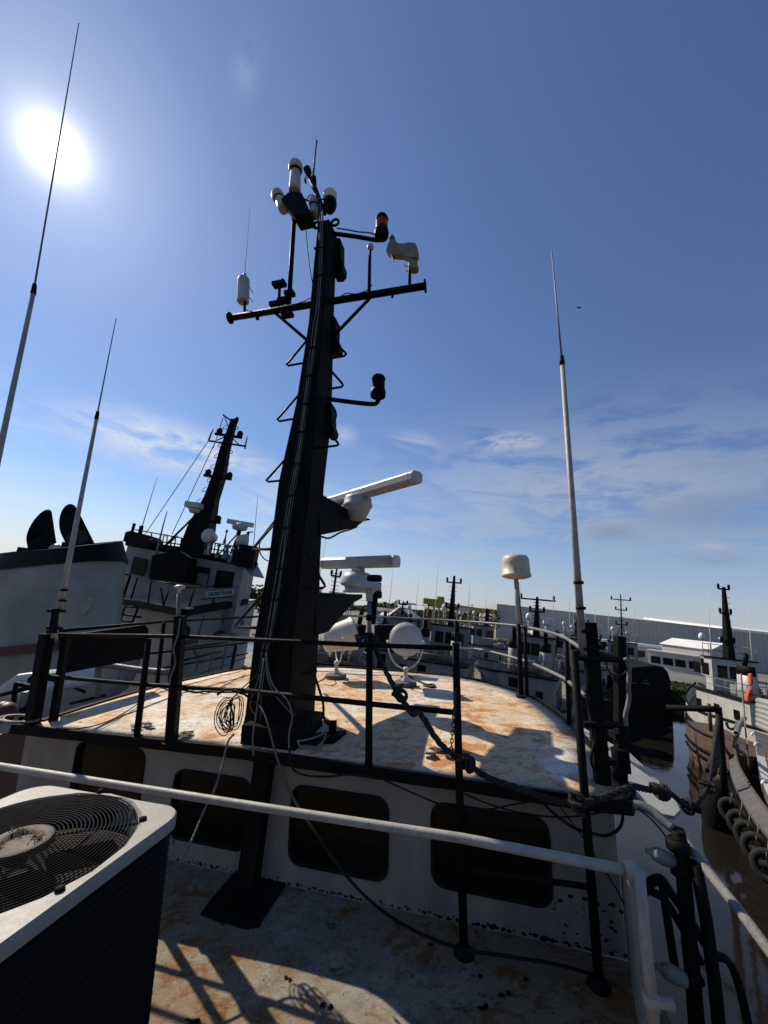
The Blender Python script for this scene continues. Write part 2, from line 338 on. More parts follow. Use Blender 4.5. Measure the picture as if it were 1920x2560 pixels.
# ---- wheelhouse
rp=[ZS(u,v,ZR) for u,v in ((35,1817),(578,1874),(1157,1955),(1573,2013))]
rf=[ZS(u,v,ZR) for u,v in ((1582,1989),(1521,1906),(1477,1867),(1416,1800),(1310,1734),(1155,1695),(911,1673),(791,1669),(622,1672),(480,1698),(347,1730),(230,1764),(110,1803))]
outline=rp[:-1]+[rp[-1]]+rf
def inset(P,d):
    n=len(P); out=[]
    for i in range(n):
        a,b,c=P[i-1],P[i],P[(i+1)%n]
        e1=(b-a).normalized(); e2=(c-b).normalized(); n1=V((-e1.y,e1.x,0)); n2=V((-e2.y,e2.x,0))
        nn=(n1+n2).normalized(); out.append(b+nn*(d/max(.4,nn.dot(n1))))
    return out
roofP=[rp[0]]
for i in range(3):
    for k in range(1,7): roofP.append(rp[i].lerp(rp[i+1],k/6))
roofP+=spl(rf,5)
wh=thing('wheelhouse','low white wheelhouse with a rust stained white roof in front of the camera deck','wheelhouse',(-1.0,5,0))
cen=V((-.9,5.4,ZR))
b=MB(); rings=[]
for k in range(9):
    t=k/8
    rings.append([cen+(p-cen)*(.999 if k==0 else 1-t*.985)+V((0,0,.05*(1-(1-t)**2)+.004)) for p in roofP])
b.loft(rings,sm=True); b.build('roof',m_roof,wh)
# ragged black edge
b=MB()
ne=len(roofP)
ring=[]
rr=random.Random(3)
for i,p in enumerate(roofP+[roofP[0]]):
    i%=ne; a,c=roofP[i-1],roofP[(i+1)%ne]; e=(c-a).normalized(); nn=V((e.y,-e.x,0))
    hgt=.028; ring.append([p+nn*.022+V((0,0,hgt)),p+nn*(.024+rr.uniform(0,.008))+V((0,0,-.052-rr.uniform(0,.010))),p-nn*.03+V((0,0,-.06)),p-nn*.028+V((0,0,hgt-.006))])
b.loft(ring,cap=False,sm=False)
o=b.build('roof_edge',m_blk,wh)
# aft wall with window openings
A0=V((-3.95,4.70,0)); W0=ZS(451,2156,0); W1=cw
wd=(W1-W0).normalized(); wn=V((wd.y,-wd.x,0))      # outward (towards camera)
wallO=W0.copy()
def WL(u,v): 
    p=hit(u,v,MS,OS,wallO,wn); return (p-wallO).dot(wd), p.z
def wp(s,z,out=0): return wallO+wd*s+wn*out+UP*z
wins=[]
for q in (((190,1886),(349,1907),(349,2060),(175,2020)),((438,1925),(625,1952),(610,2122),(430,2090)),((738,1968),(966,1997),(966,2190),(722,2160)),((1084,2011),(1367,2050),(1374,2258),(1084,2212))):
    s=[WL(*p) for p in q]; s0=(s[0][0]+s[3][0])/2; s1=(s[1][0]+s[2][0])/2; z1=(s[0][1]+s[1][1])/2; z0=(s[2][1]+s[3][1])/2
    if len(wins)==0: z0=.28;z1=.85
    wins.append((s0,s1,z0,z1))
print('wins',wins)
def rrect(s0,s1,z0,z1,r,n=5):
    o=[]
    for cx,cz,a in ((s1-r,z1-r,0),(s0+r,z1-r,90),(s0+r,z0+r,180),(s1-r,z0+r,270)):
        for k in range(n+1):
            t=math.radians(a+90*k/n); o.append((cx+r*math.cos(t),cz+r*math.sin(t)))
    return o
import bmesh
sL=(A0-wallO).dot(wd); sR=(W1-wallO).dot(wd)
bm=bmesh.new()
def loop(pts,out=0):
    vs=[bm.verts.new(wp(s,z,out)) for s,z in pts]; return vs,[bm.edges.new((vs[i],vs[(i+1)%len(vs)])) for i in range(len(vs))]
E=[]
nb=24
_,e=loop([(sL+(sR-sL)*i/nb,.0) for i in range(nb+1)]+[(sR,ZR-.07),(sL,ZR-.07)]); E+=e
for wv in wins: _,e=loop(rrect(*wv,.09)); E+=e
r=bmesh.ops.triangle_fill(bm,use_beauty=True,use_dissolve=False,edges=E)
b=MB(); bm.verts.index_update(); b.add([v.co.copy() for v in bm.verts],[tuple(v.index for v in f.verts) for f in bm.faces]); bm.free()
# side and front walls (a bit inside the roof edge)
ins=inset(roofP,.10)
back=[p for p in ins if (p-wallO).dot(wn)<-.02]
pts=[wp(sR,0)]+[V((p.x,p.y,0)) for p in spl([x for x in inset(rf,.12)],3) if (p-wallO).dot(wn)<-.15]+[wp(sL,0)]
for i in range(len(pts)-1):
    a,c=pts[i],pts[i+1]; b.add([a,c,c+UP*(ZR-.07),a+UP*(ZR-.07)],[(0,1,2,3)])
low=[p+V((0,0,-.005)) for p in pts]
o=b.build('wall',m_wall,wh)
for wv in wins:
    s0,s1,z0,z1=wv; fr=MB(); O=rrect(s0-.022,s1+.022,z0-.022,z1+.022,.11); I=rrect(*wv,.09)
    fr.loft([[wp(s,z,.002) for s,z in O],[wp(s,z,.012) for s,z in O],[wp(s,z,.012) for s,z in I],[wp(s,z,-.05) for s,z in I]],cap=False,sm=False)
    f=fr.build('window',m_gask,wh)
    pn=MB(); pn.prism([wp(s,z,-.03) for s,z in rrect(s0-.01,s1+.01,z0-.01,z1+.01,.09)],-wn*.008); pn.build('pane',m_glass,f)
# weld bead / grime line along the foot of the wall
b=MB(); rr=random.Random(5)
for i in range(240):
    s=rr.uniform(sL+2.2,sR); sz=rr.uniform(.003,.012)*(1.6 if s>sR-1.2 else 1); z=abs(rr.gauss(.004,.010))
    if s>sR-.45 and rr.random()<.5: z=rr.uniform(.05,.30)
    b.prism([wp(s+sz*math.cos(t)*rr.uniform(.6,1.6),z+.012+sz*.7*math.sin(t),.001) for t in [k*math.pi/3 for k in range(6)]],wn*.003)
b.build('paint_flake',m_blk,wh)['kind']='stuff'
# mast leg and its pad
lg=thing('support_post','square black steel leg standing on a black pad against the aft wall','post',ZS(628,2200,0)+wn*.05)
lb=ZS(628,2200,0); b=MB(); lt=hit(664,1893,MS,OS,lb+wn*.02,wn); b.bar(lb+wn*.05,V((lt.x,lt.y,.93)),.15,.13,wn); b.build('post',m_mast,lg)
b=MB(); b.prism([ZS(*C5(*p),.006) for p in ((1008,1012),(1090,1018),(1240,1045),(1215,1090),(1180,1140),(1140,1200),(1118,1240),(1060,1250),(980,1225),(930,1212),(866,1188),(900,1140),(960,1070))],(0,0,.012)); b.build('pad',m_blk,lg)
# debris flakes on deck and roof
for (u,v,z,sc_,nm) in ((1095,1885,ZR+.03,.13,'r'),(1120,1890,ZR+.03,.08,'r'),(720,2445,0,.035,'d'),(815,2515,0,.04,'d'),(1210,2440,0,.035,'d'),(1262,2485,0,.045,'d'),(1315,2450,0,.03,'d'),(475,2545,0,.05,'d'),(360,1815,ZR+.03,.10,'r'),(345,1818,ZR+.03,.07,'r'),(435,1838,ZR+.03,.13,'r'),(1075,2365,0,.03,'d'),(1200,2520,0,.05,'d')):
    rr=random.Random(int(u)); c0=ZS(u,v,z+.002); b=MB()
    for j in range(5 if sc_>.06 else 2):
        cc=c0+V((rr.uniform(-1,1)*sc_*.8,rr.uniform(-1,1)*sc_*.5,0)); n=7
        P=[cc+V((math.cos(k*6.283/n)*sc_*rr.uniform(.25,.7),math.sin(k*6.283/n)*sc_*rr.uniform(.2,.5),rr.uniform(0,.25)*sc_)) for k in range(n)]
        top=cc+V((0,0,sc_*.15+.004)); b.add(P+[top,cc],[(k,(k+1)%n,n) for k in range(n)]+[((k+1)%n,k,n+1) for k in range(n)])
    lab={1095:'large curled rust flake on the roof near the chain',1120:'smaller curled rust flake on the roof right of the large one',720:'small dark paint chip in the sunlit deck patch',815:'dark paint chip by the lower edge of the sunlit deck patch',1210:'dark chip on the shaded deck, left one of a pair below the long wire',1262:'larger dark chip on the shaded deck under the long wire',1315:'dark chip on the shaded deck between the two rail post feet',475:'rust chip at the bottom of the frame beside the condenser',360:'rust flakes on the roof right of the second left railing post',345:'rust scab on the roof at the second left railing post',435:'rust scab around the foot of the antenna post',1075:'tiny dark chip on the deck below the wall',1200:'scattered dark rust scabs on the deck at the bottom of the frame'}[u]
    tag(b.build('rust_flake',m_rusth if nm=='r' else m_blk),lab,'rust flake','loose rust and paint flakes')
# ---- roof railing, aft run
R0=.028
def onroof(u,v): return ZS(u,v,ZR)
def vert(base,v_top,u_top=None):      # point above base seen at row v_top
    lo,hi=-1,9
    for _ in range(40):
        m=(lo+hi)/2; 
        if proj(V((base.x,base.y,m)),MS,OS)[1]>v_top: lo=m
        else: hi=m
    return V((base.x,base.y,lo))
def lean(u,v,base,n=None):            # pixel on a vertical plane through base facing the camera
    return hit(u,v,MS,OS,base,n if n is not None else V((0,1,0)))
ra=thing('roof_railing','black pipe railing along the aft edge of the wheelhouse roof','railing',onroof(560,1870))
aft=roofP[0]; aftn=wn
def AF(u,v): return hit(u,v,MS,OS,rp[1]+wn*.02,wn)
b=MB(); b.path([AF(110,1586),AF(443,1591),AF(687,1602),AF(930,1613),AF(1147,1621)],[.02]*5,10); b.build('top_rail',m_blk,ra)
b=MB(); b.path(spl([AF(152,1705)+HD*.0,AF(120,1697),AF(75,1703),AF(90,1690),AF(170,1695),AF(370,1712),AF(613,1727)],4),.02,10); b.path([AF(613,1727),AF(787,1745),AF(926,1760),AF(1147,1782)],.022,10); b.build('middle_rail',m_blk,ra)
for (ub,vb,ut,vt) in ((341,1846,372,1597),(922,1906,924,1612)):
    q=AF(ub,vb); q.z=ZR; t=AF(ut,vt); b=MB(); b.tube(q,t,.03,.028); b.lathe(q,[(.06,0),(.06,.012),(.035,.03)]); b.build('post',m_blk,ra)
# big corner posts
q=AF(80,1812); q.z=ZR; t=AF(118,1584)
b=MB(); b.bar(q,t,.10,.10,UP.cross(RT)); b.build('post',m_blk,ra)
b=MB(); q2=q+RT*.12+HD*.12; b.bar(q2,t+RT*.12+HD*.12,.06,.06); b.build('post',m_blk,ra)
# deck to rail posts
for (ub,vb,ut,vt) in ((1160,2385,1139,1607),(1498,2466,1434,1625)):
    q=ZS(ub,vb,0); t=hit(ut,vt,MS,OS,q,wn); b=MB(); b.tube(q,t,.030,.028,14); b.lathe(q,[(.07,0),(.065,.02),(.034,.05)]); b.build('post',m_blk,ra)
q=ZS(1160,2385,0); qn=wn
def PP(u,v): return hit(u,v,MS,OS,q,wn)
b=MB(); b.path([PP(1142,2172),PP(1300,2193),PP(1374,2203),PP(1469,2217)],.018,10); b.build('lower_rail',m_blk,ra)
# forward (port) run
prl=thing('port_railing','black railing running forward along the left edge of the roof','railing',onroof(230,1764))
def FP(u,v,F): return PS(u,v,F)
b=MB(); b.path([AF(118,1580),FP(410,1554,6.3),FP(652,1541,8.4)],.02,8); b.build('top_rail',m_blk,prl)
b=MB(); b.path([FP(369,1634,6.0),FP(480,1622,6.8),FP(615,1607,8.0)],.018,8); b.build('middle_rail',m_blk,prl)
for (a,c,F) in (((410,1555),(392,1722),6.2),((590,1606),(575,1690),7.8)):
    b=MB(); b.tube(FP(*a,F),FP(*c,F),.03,.03,8); b.build('post',m_blk,prl)
b=MB(); b.prism([FP(152,1590,4.95),FP(362,1562,6.1),FP(371,1572,6.12),FP(369,1644,6.1),FP(265,1664,5.5),FP(156,1684,4.95)],-RT*.04); tag(b.build('side_board',m_blk),'flat black board fixed to the left roof railing','board')
# front run
frl=thing('front_railing','grey topped pipe railing curving round the front of the roof','railing',onroof(1155,1695))
pts1=[(800,1536,7.9),(1000,1545,7.7),(1139,1552,7.3),(1288,1564,6.2),(1388,1585,5.0),(1440,1612,4.2),(1490,1650,3.4)]
b=MB(); b.path(spl([FP(*p) for p in pts1],4),.020,8); b.build('top_rail',m_grey,frl)
pts2=[(800,1612,7.9),(1147,1622,7.3),(1205,1625,7.0),(1310,1652,6.1),(1399,1690,5.0),(1432,1713,4.6),(1465,1740,4.2)]
b=MB(); b.path(spl([FP(*p) for p in pts2],4),.022,8); b.build('middle_rail',m_grey,frl)
for (a,c,F) in (((1415,1592),(1424,1812),4.75),((1139,1552),(1141,1692),7.25)):
    b=MB(); b.tube(FP(*a,F),FP(*c,F),.028,.028,8); b.build('post',m_blk,frl)
# starboard corner rack with whip bracket
rk=thing('antenna_rack','black antenna rack of square post and pipes at the right roof corner','rack',onroof(1500,1965))
Fk=3.35
b=MB(); b.bar(FP(1508,1982,Fk),FP(1471,1556,Fk),.105,.09,UP.cross(RT)); b.build('square_post',m_blk,rk)
b=MB(); b.bar(FP(1552,1962,Fk+.1),FP(1549,1590,Fk+.1),.075,.07); b.build('square_post',m_blk,rk)
b=MB(); b.tube(FP(1434,1643,Fk-.12),FP(1564,1650,Fk),.024,.024); b.tube(FP(1455,1811,Fk-.1),FP(1551,1811,Fk),.024,.024); b.tube(FP(1432,1630,Fk-.1),FP(1566,1640,Fk+.5),.02); b.build('cross_pipe',m_blk,rk)
b=MB()
for vv in (1616,1752,1900): b.box(FP(1483+(vv-1616)*.09,vv,Fk),(.13,.12,.035))
b.build('clamp',m_blk,rk)
b=MB(); b.box(FP(1552,1900,Fk+.05),(.09,.1,.16)); b.box(FP(1548,1838,Fk+.1),(.12,.1,.05)); b.build('junction_box',m_blk,rk)
def cable(name,label,pts,r,mat,n=6,cat='cable',group=None,sides=6,frame=None):
    b=MB(); b.path(spl(pts,n),r,sides); return tag(b.build(name,mat,frame=frame),label,cat,group)
cable('hose','light grey hose looping down the right side of the antenna rack',[FP(*C7(*p),3.3) for p in ((520,720),(545,770),(552,850),(545,950),(552,1020),(540,1100),(522,1180),(528,1260))],.017,m_cabg)
cable('cable','thin black wire sagging between the rack pipes',[FP(*C7(*p),3.3) for p in ((370,740),(375,790),(410,845),(470,860),(520,835),(540,790))],.006,m_cab)
cable('cable','black cable running down behind the square rack post',[FP(*C4(*p),3.3) for p in ((830,560),(850,640),(845,740),(880,900),(860,1000),(880,1060),(940,1140))],.010,m_cab)
cable('cable','thin black cable beside the rear rack post',[FP(*C4(*p),3.42) for p in ((1015,600),(1022,700),(1020,860),(990,930),(975,1000),(978,1150))],.007,m_cab)
# ---- starboard wing plate and deckedge railing
b=MB(); b.prism([ZS(*C4(*p),.60) for p in ((800,850),(830,865),(1030,980),(1160,1110),(1245,1195),(1262,1235),(1235,1262),(1150,1245),(1100,1200),(1000,1120),(900,1000))],(0,0,-.03))
b.prism([ZS(*C4(*p),.62) for p in ((1020,975),(1160,1108),(1170,1120),(1030,988))],(0,0,.03))
tag(b.build('wing_plate',m_wing),'long pale triangular plate sticking out beyond the right edge of the roof','plate')
b=MB(); b.lathe(V((0,0,0)),[(0,0)],n=3) if False else None
sr=thing('side_railing','heavy black and peeling pipe railing curving down the right side','railing',V((2.0,2.6,0)))
b=MB(); b.path(spl([FP(*C6(*p),F) for p,F in (((860,700),3.15),((960,720),3.1),((1085,712),3.05),((1150,735),3.0),((1200,775),2.95),((1250,815),2.9))],4),.030,12); b.build('curved_pipe',m_grey,sr)
b=MB(); b.path([FP(*C6(1268,818),2.88),FP(*C6(1285,900),2.88),FP(*C6(1305,1150),2.88),FP(*C6(1330,1420),2.88),FP(*C6(1352,1680),2.88)],[.040,.042,.042,.042,.042],12)
b.lathe(FP(*C6(1270,890),2.88),[(.055,-.03),(.066,-.02),(.066,.02),(.052,.04)]); b.lathe(FP(*C6(1280,990),2.88),[(.055,-.03),(.055,.03)]); b.build('post',m_blk,sr)
b=MB(); b.path(spl([FP(*C6(*p),F) for p,F in (((1295,865),2.95),((1400,1000),2.75),((1520,1150),2.55),((1659,1335),2.35),((1800,1520),2.2))],4),.028,12); b.build('hand_rail',m_peel,sr)
b=MB(); b.path([FP(*C6(1345,960),2.8),FP(*C6(1390,1200),2.8),FP(*C6(1430,1500),2.8),FP(*C6(1450,1700),2.8)],.034,12); b.build('post',m_blk,sr)
b=MB()
b.path(spl([FP(*C6(*p),3.1) for p in ((1120,1090),(1150,1050),(1195,1032),(1230,1080),(1290,1160),(1340,1240),(1400,1330))],4),.030,10)
b.path(spl([FP(*C6(*p),3.1) for p in ((1130,1075),(1210,1120),(1280,1230),(1330,1320),(1370,1390))],4),.024,10)
b.path([FP(*C6(1202,1050),3.1),FP(*C6(1228,1230),3.1),FP(*C6(1262,1450),3.1)],.026,10)
b.path(spl([FP(*C6(*p),2.9) for p in ((1395,1360),(1480,1380),(1530,1480),(1580,1690))],4),.024,10)
b.build('stair_rail',m_blk,sr)
def knob(u,v,F,lab):
    b=MB(); p=FP(u,v,F); ax=RT*-1+UP*.25
    b.lathe(p,[(.035,-.05),(.042,-.02),(.045,.02),(.042,.05),(.030,.075),(.016,.085),(.016,.11),(0,.115)],ax,16); o=b.build('deck_light',m_peel); tag(o,lab,'lamp','white capped lights on the right railing post')
    b=MB(); b.tube(p-ax*.04,FP(u+62,v+10,F),.022,.03); b.build('bracket',m_blk,o)
knob(*C6(1215,942),2.9,'upper white peeling bulb light bracketed off the black railing post')
knob(*C6(1262,1450),2.85,'lower white peeling bulb light near the base of the black railing post')
# ---- white guard rail across the foreground
zg=1.07
g=thing('guard_rail','long chalky white pipe guard rail crossing in front of the camera','railing',V((1.21,2.2,0)))
gl=ZS(-220,1882,zg); gr=ZS(1562,2175,zg)
b=MB(); b.path([gl,ZS(0,1916,zg),ZS(578,2007,zg),ZS(1157,2096,zg),gr],.0245,16); b.lathe(gr,[(.026,0),(.038,.002),(.038,.05),(.026,.054)],(gr-gl),16); b.build('top_rail',m_pipe,g)
tee=ZS(1598,2190,zg); b=MB(); b.tube(gr,tee,.02,.02,12); b.build('rail_end',m_grey,g)
pb=V((tee.x,tee.y,0))
b=MB(); b.path([tee+V((0,0,.02)),pb+V((0,0,.42))],.026,16); b.lathe(pb+V((0,0,.55)),[(.026,0),(.036,.003),(.036,.045),(.026,.05)],UP,16); b.tube(pb+V((0,0,.575)),pb+V((.09,-.02,.575)),.022); b.build('post',m_pipe,g)
b=MB(); b.path([pb+V((0,0,.43)),pb],.024,12); b.lathe(pb,[(.07,0),(.06,.015),(.03,.04)]); b.build('post_foot',m_blk,g)
pl=V((gl.x,gl.y,0)); b=MB(); b.tube(pl,gl,.026); b.build('post',m_pipe,g)
b=MB(); e0=tee+V((-.015,.03,-.03)); e1=V((cw.x-.01,cw.y-.03,.93)); 
b.prism([e0,V((e0.x,e0.y,.02)),V((e1.x,e1.y,.02)),V((e1.x,e1.y,.55)),e0.lerp(e1,.5)+V((0,0,-.2))],RT*.03); tag(b.build('weathered_board',m_wood),'weathered grey board seen edge on between the wall corner and white post','board')
b=MB(); b.prism([PS(u,v,4.62) for u,v in ((-90,1868),(30,1826),(62,1832),(92,1862),(66,1960),(40,2030),(-90,2060))],V((0,.06,0))); tag(b.build('rusty_bulwark',m_rusth),'rust brown bulwark plate left of the wheelhouse at the picture edge','bulwark')
# ---- air conditioner condenser
d=.9; zt=EYES-d
cfl=ZS(96,1957,zt); cfr=ZS(470,2020,zt); cfl.z=0; cfr.z=0; ex=(cfr-cfl).normalized(); ey=V((ex.y,-ex.x,0)); S_=(cfr-cfl).length
ac=thing('air_conditioner','grey air conditioner condenser with round fan grille left of the camera','air conditioner',cfl+ex*S_/2+ey*S_/2)
def AX(a,bq,z): return V((cfl.x,cfl.y,0))+ex*a+ey*bq+UP*z
def sq(a0,a1,r,z,n=6):
    o=[]
    for cx,cy,t0 in ((a1-r,a1-r,0),(a0+r,a1-r,90),(a0+r,a0+r,180),(a1-r,a0+r,270)):
        for k in range(n+1):
            t=math.radians(t0+90*k/n); o.append(AX(cx+r*math.cos(t),cy+r*math.sin(t),z))
    return o
fc_=ZS(46,2112,zt); fc_.z=0; fe_=ZS(338,2072,zt); fe_.z=0; FR_=(fe_-fc_).length; cc=((fc_-cfl).dot(ex),(fc_-cfl).dot(ey)); print('AC',S_,FR_,cc)
def circ(r,z,N=28,ctr=cc): return [AX(ctr[0]+r*math.cos(2*math.pi*(k+.5)/N+math.pi/4-math.pi/28*0),ctr[1]+r*math.sin(2*math.pi*(k+.5)/N+math.pi/4),z) for k in range(N)]
# top plate: rounded square outer, round opening
import itertools
out=sq(0,S_,.10,zt,6); N=len(out)
def ang(p): 
    q=p-AX(cc[0],cc[1],p.z); return math.atan2(q.dot(ey),q.dot(ex))
def cin(r,z): return [AX(cc[0]+r*math.cos(ang(p)),cc[1]+r*math.sin(ang(p)),z) for p in out]
b=MB(); b.loft([[p+V((0,0,-.045)) for p in out],[p+V((0,0,-.006)) for p in out],[AX(S_/2,S_/2,zt)+(p-AX(S_/2,S_/2,zt))*.988 for p in out]],cap=False,sm=True)
o1=[AX(S_/2,S_/2,zt)+(p-AX(S_/2,S_/2,zt))*.988 for p in out]
def fine(L_): 
    o_=[]
    for i in range(len(L_)):
        for k in range(4): o_.append(L_[i].lerp(L_[(i+1)%len(L_)],k/4))
    return o_
of=fine(o1); out=of
b.loft([of,cin(FR_+.012,zt),cin(FR_,zt-.012),cin(FR_-.01,zt-.10)],cap=False,sm=False); b.build('top_cover',m_ac,ac)
b=MB(); b.loft([sq(.02,S_-.02,.09,zt-.045),sq(.02,S_-.02,.09,zt-1.12)],sm=True,cap=False)
for k in range(40):
    zz=zt-.07-k*.026; b.loft([sq(.0185,S_-.0185,.09,zz),sq(.013,S_-.013,.09,zz-.014),sq(.0185,S_-.0185,.09,zz-.016)],cap=False,sm=False)
b.build('louvred_casing',m_acd,ac)
b=MB(); b.loft([cin(FR_-.012,zt-.10),cin(FR_-.012,zt-.16)],sm=False); b.build('fan_well',m_acd,ac)
for k in range(4):
    b=MB(); a=k*math.pi/2+.3; c1=[]; 
    for t in range(9):
        r_=.09+t*.027; c1.append([AX(cc[0]+r_*math.cos(a+s_*.55),cc[1]+r_*math.sin(a+s_*.55),zt-.10+s_*.05) for s_ in (0,.5,1)])
    for i in range(8):
        for j in range(2): b.add([c1[i][j],c1[i+1][j],c1[i+1][j+1],c1[i][j+1]],[(0,1,2,3)])
    b.build('fan_blade',m_acd,ac)
g2=MB(); nr=21
for k in range(nr):
    r_=.10+(FR_-.105)*k/(nr-1)
    g2.path([AX(cc[0]+r_*math.cos(t*2*math.pi/56),cc[1]+r_*math.sin(t*2*math.pi/56),zt-.004+.018*(1-(r_/FR_)**2)) for t in range(57)],.0024,5)
for k in range(6):
    a=k*math.pi/3+.35; g2.path([AX(cc[0]+r_*math.cos(a),cc[1]+r_*math.sin(a),zt-.010+.018*(1-(r_/FR_)**2)) for r_ in (.08,.2,.3,FR_+.018)],.004,6)
    p=AX(cc[0]+(FR_+.016)*math.cos(a),cc[1]+(FR_+.016)*math.sin(a),zt+.002); g2.lathe(p,[(.014,-.004),(.014,.006),(.006,.010)],UP,10)
g2.build('fan_grille',m_grille,ac)
b=MB(); hc=AX(cc[0],cc[1],zt+.004); b.lathe(hc,[(.105,-.012),(.105,.004),(.095,.012),(.055,.012),(.052,.004),(.03,.004),(0,.004)],UP,28); b.build('fan_hub',m_hub,ac)
b=MB(); b.prism([AX(.06,.06,zt-1.12),AX(S_-.06,.06,zt-1.12),AX(S_-.06,S_-.06,zt-1.12),AX(.06,S_-.06,zt-1.12)],(0,0,-(zt-1.12))); b.build('stand',m_blk,ac)
for k,(dx,dy,nm) in enumerate(((-.055,-.03,'upper'),(.05,-.02,'right'),(-.03,.06,'lower'))):
    b=MB(); rr=random.Random(k)
    for j in range(26):
        p=hc+ex*(dx+rr.gauss(0,.012))+ey*(dy+rr.gauss(0,.012))+UP*.014; q_=p+V((rr.uniform(-.02,.02),rr.uniform(-.02,.02),rr.uniform(.0,.01))); b.tube(p,q_,.0015,.001,4)
    tag(b.build('dirt_clump',m_bark),f'clump of brown debris on the {nm} part of the fan hub','debris','debris clumps on the fan hub')
# ================================================================== MAST AND WHAT HANGS ON IT
CB=ZS(715,1858,ZR)                    # aft starboard foot corner
def solve(C,dirv,ut,lo,hi):
    f=lambda t: proj(C+dirv*t,MS,OS)[0]-ut
    for _ in range(50):
        m=(lo+hi)/2
        if f(lo)*f(m)<=0: hi=m
        else: lo=m
    return (lo+hi)/2
CT=hit(825,560,MS,OS,CB,HD)
rows=[]
for (v,ul,uc,ur) in ((1858,600,713,786),(1800,613,716,790),(1600,636,732,797),(1400,672,752,800),(1200,697,775,809),(1000,741,790,829),(800,772,806,833),(650,785,815,838),(548,796,824,842)):
    C=hit(uc,v,MS,OS,CB,HD); a=solve(C,-RT,ul,0,.9); d_=solve(C,HD,ur,0,1.6)
    rows.append((C,a,min(d_,.66)))
for i in range(len(rows)): print('mast',round(rows[i][0].z,2),round(rows[i][1],2),round(rows[i][2],2))
M0=rows[4][0]-RT*rows[4][1]/2+HD*rows[4][2]/2
def AR(u,v,off=0): return hit(u,v,MS,OS,M0+HD*off,HD)      # plane across the boat through the mast
def FR(u,v,off=0): return hit(u,v,MS,OS,M0+RT*off,RT)      # fore and aft plane through the mast
mast=thing('signal_mast','tall tapered black steel signal mast rising from the aft edge of the roof','mast',CB-RT*.2+HD*.3)
b=MB(); ring=[]
for C,a,d_ in rows:
    r_=.02; ring.append([C-RT*a,C-RT*r_-HD*0,C+HD*r_,C+HD*d_,C-RT*a+HD*d_])
b.loft(ring,sm=False)
b.build('tapered_column',m_mast,mast)
# plinth
b=MB(); Cb=ZS(*C5(1262,478),ZR+.02); b.prism([Cb-RT*.52+HD*.0,Cb+RT*.02,Cb+HD*.62+RT*.02,Cb+HD*.62-RT*.52],(0,0,.16)); b.prism([Cb-RT*.40,Cb+RT*.30+HD*.25,Cb+RT*.33+HD*.5,Cb+HD*.3],(0,0,.05)); b.build('plinth',m_mast,mast)
# weld beads
b=MB()
for i in range(len(ring)-1):
    for t in range(10):
        p=ring[i][3].lerp(ring[i+1][3],t/10)-HD*.18*ring[i][3].z/6; 
for v in (1060,1380,1690,1265):
    C=hit(760,v,MS,OS,CB,HD)
b.path([r_[1]+RT*.004-HD*.004 for r_ in ring],.007,6); b.build('weld_seam',m_mast,mast)
# yard
yl=AR(575,795); yr=AR(1063,715)
b=MB(); b.tube(yl,yr,.042,.042,14); 
for p,q in ((yl,yr),(yr,yl)): b.lathe(p,[(.0,-.01),(.075,-.008),(.075,.008),(0,.01)],(q-p),18)
b.build('yard',m_blk,mast)
for a,c in ((C1(500,1235),C1(715,1418)),(C1(1150,1125),C1(900,1385))):
    b=MB(); b.tube(AR(*a),AR(*c),.020,.020,10); b.build('brace',m_blk,mast)
b=MB(); b.box(AR(*C1(385,1268)),(.04,.03,.06)); b.box(AR(*C1(1287,1118)),(.03,.03,.06)); b.build('lug',m_blk,mast)
b=MB()
for c_,off in (((782,650),0),((904,632),0)): b.torus(AR(*C1(*c_)),HD,.048,.016,18,7)
b.build('lifting_eye',m_blk,mast)
# climbing steps
def step(pts,fn,F=0):
    b=MB(); b.path(spl([fn(*p) for p in pts],1),.0135,8); b.build('step',m_blk,mast)
stepL=[[C1(715,1420),C1(592,1568),C1(577,1580),C1(590,1590),C1(705,1570)],[C1(665,1780),C1(530,1935),C1(518,1950),C1(532,1962),C1(648,1942)],[C2(605,355),C2(455,525),C2(443,538),C2(458,547),C2(578,536)]]
stepR=[[C1(925,1460),C1(970,1500),C1(978,1512),C1(965,1525),C1(865,1543)],[C1(860,1605),C1(950,1708),C1(957,1722),C1(945,1733),C1(850,1747)],[C2(835,175),C2(920,285),C2(928,297),C2(915,305),C2(780,322)],[C2(690,1005),C2(830,1230),C2(837,1245),C2(822,1258),C2(660,1262)],[C2(672,1655),C2(770,1800),C2(778,1815),C2(765,1822),C2(690,1826)]]
for s_ in stepL: step(s_,AR)
for s_ in stepR: step(s_,lambda u,v: AR(u,v,-.3 if v>1350 else -.1))
# sign boxes / horns on the starboard face
for k,(c_,lab) in enumerate((([(880,735),(935,732),(941,745),(940,860),(957,905),(955,945),(930,970),(890,972),(880,950)],'upper'),([(862,1255),(900,1257),(910,1275),(905,1385),(930,1440),(925,1475),(895,1490),(860,1485)],'middle'),([(850,1835),(878,1845),(882,1975),(898,2020),(890,2048),(865,2060),(845,2058)],'lower'))):
    b=MB(); b.prism([FR(*C1(*p),.12) for p in c_],-RT*.16) if False else b.prism([AR(*C1(*p),.10) for p in c_],HD*.16)
    b.build('side_horn',m_blk,mast,bevel=.01)
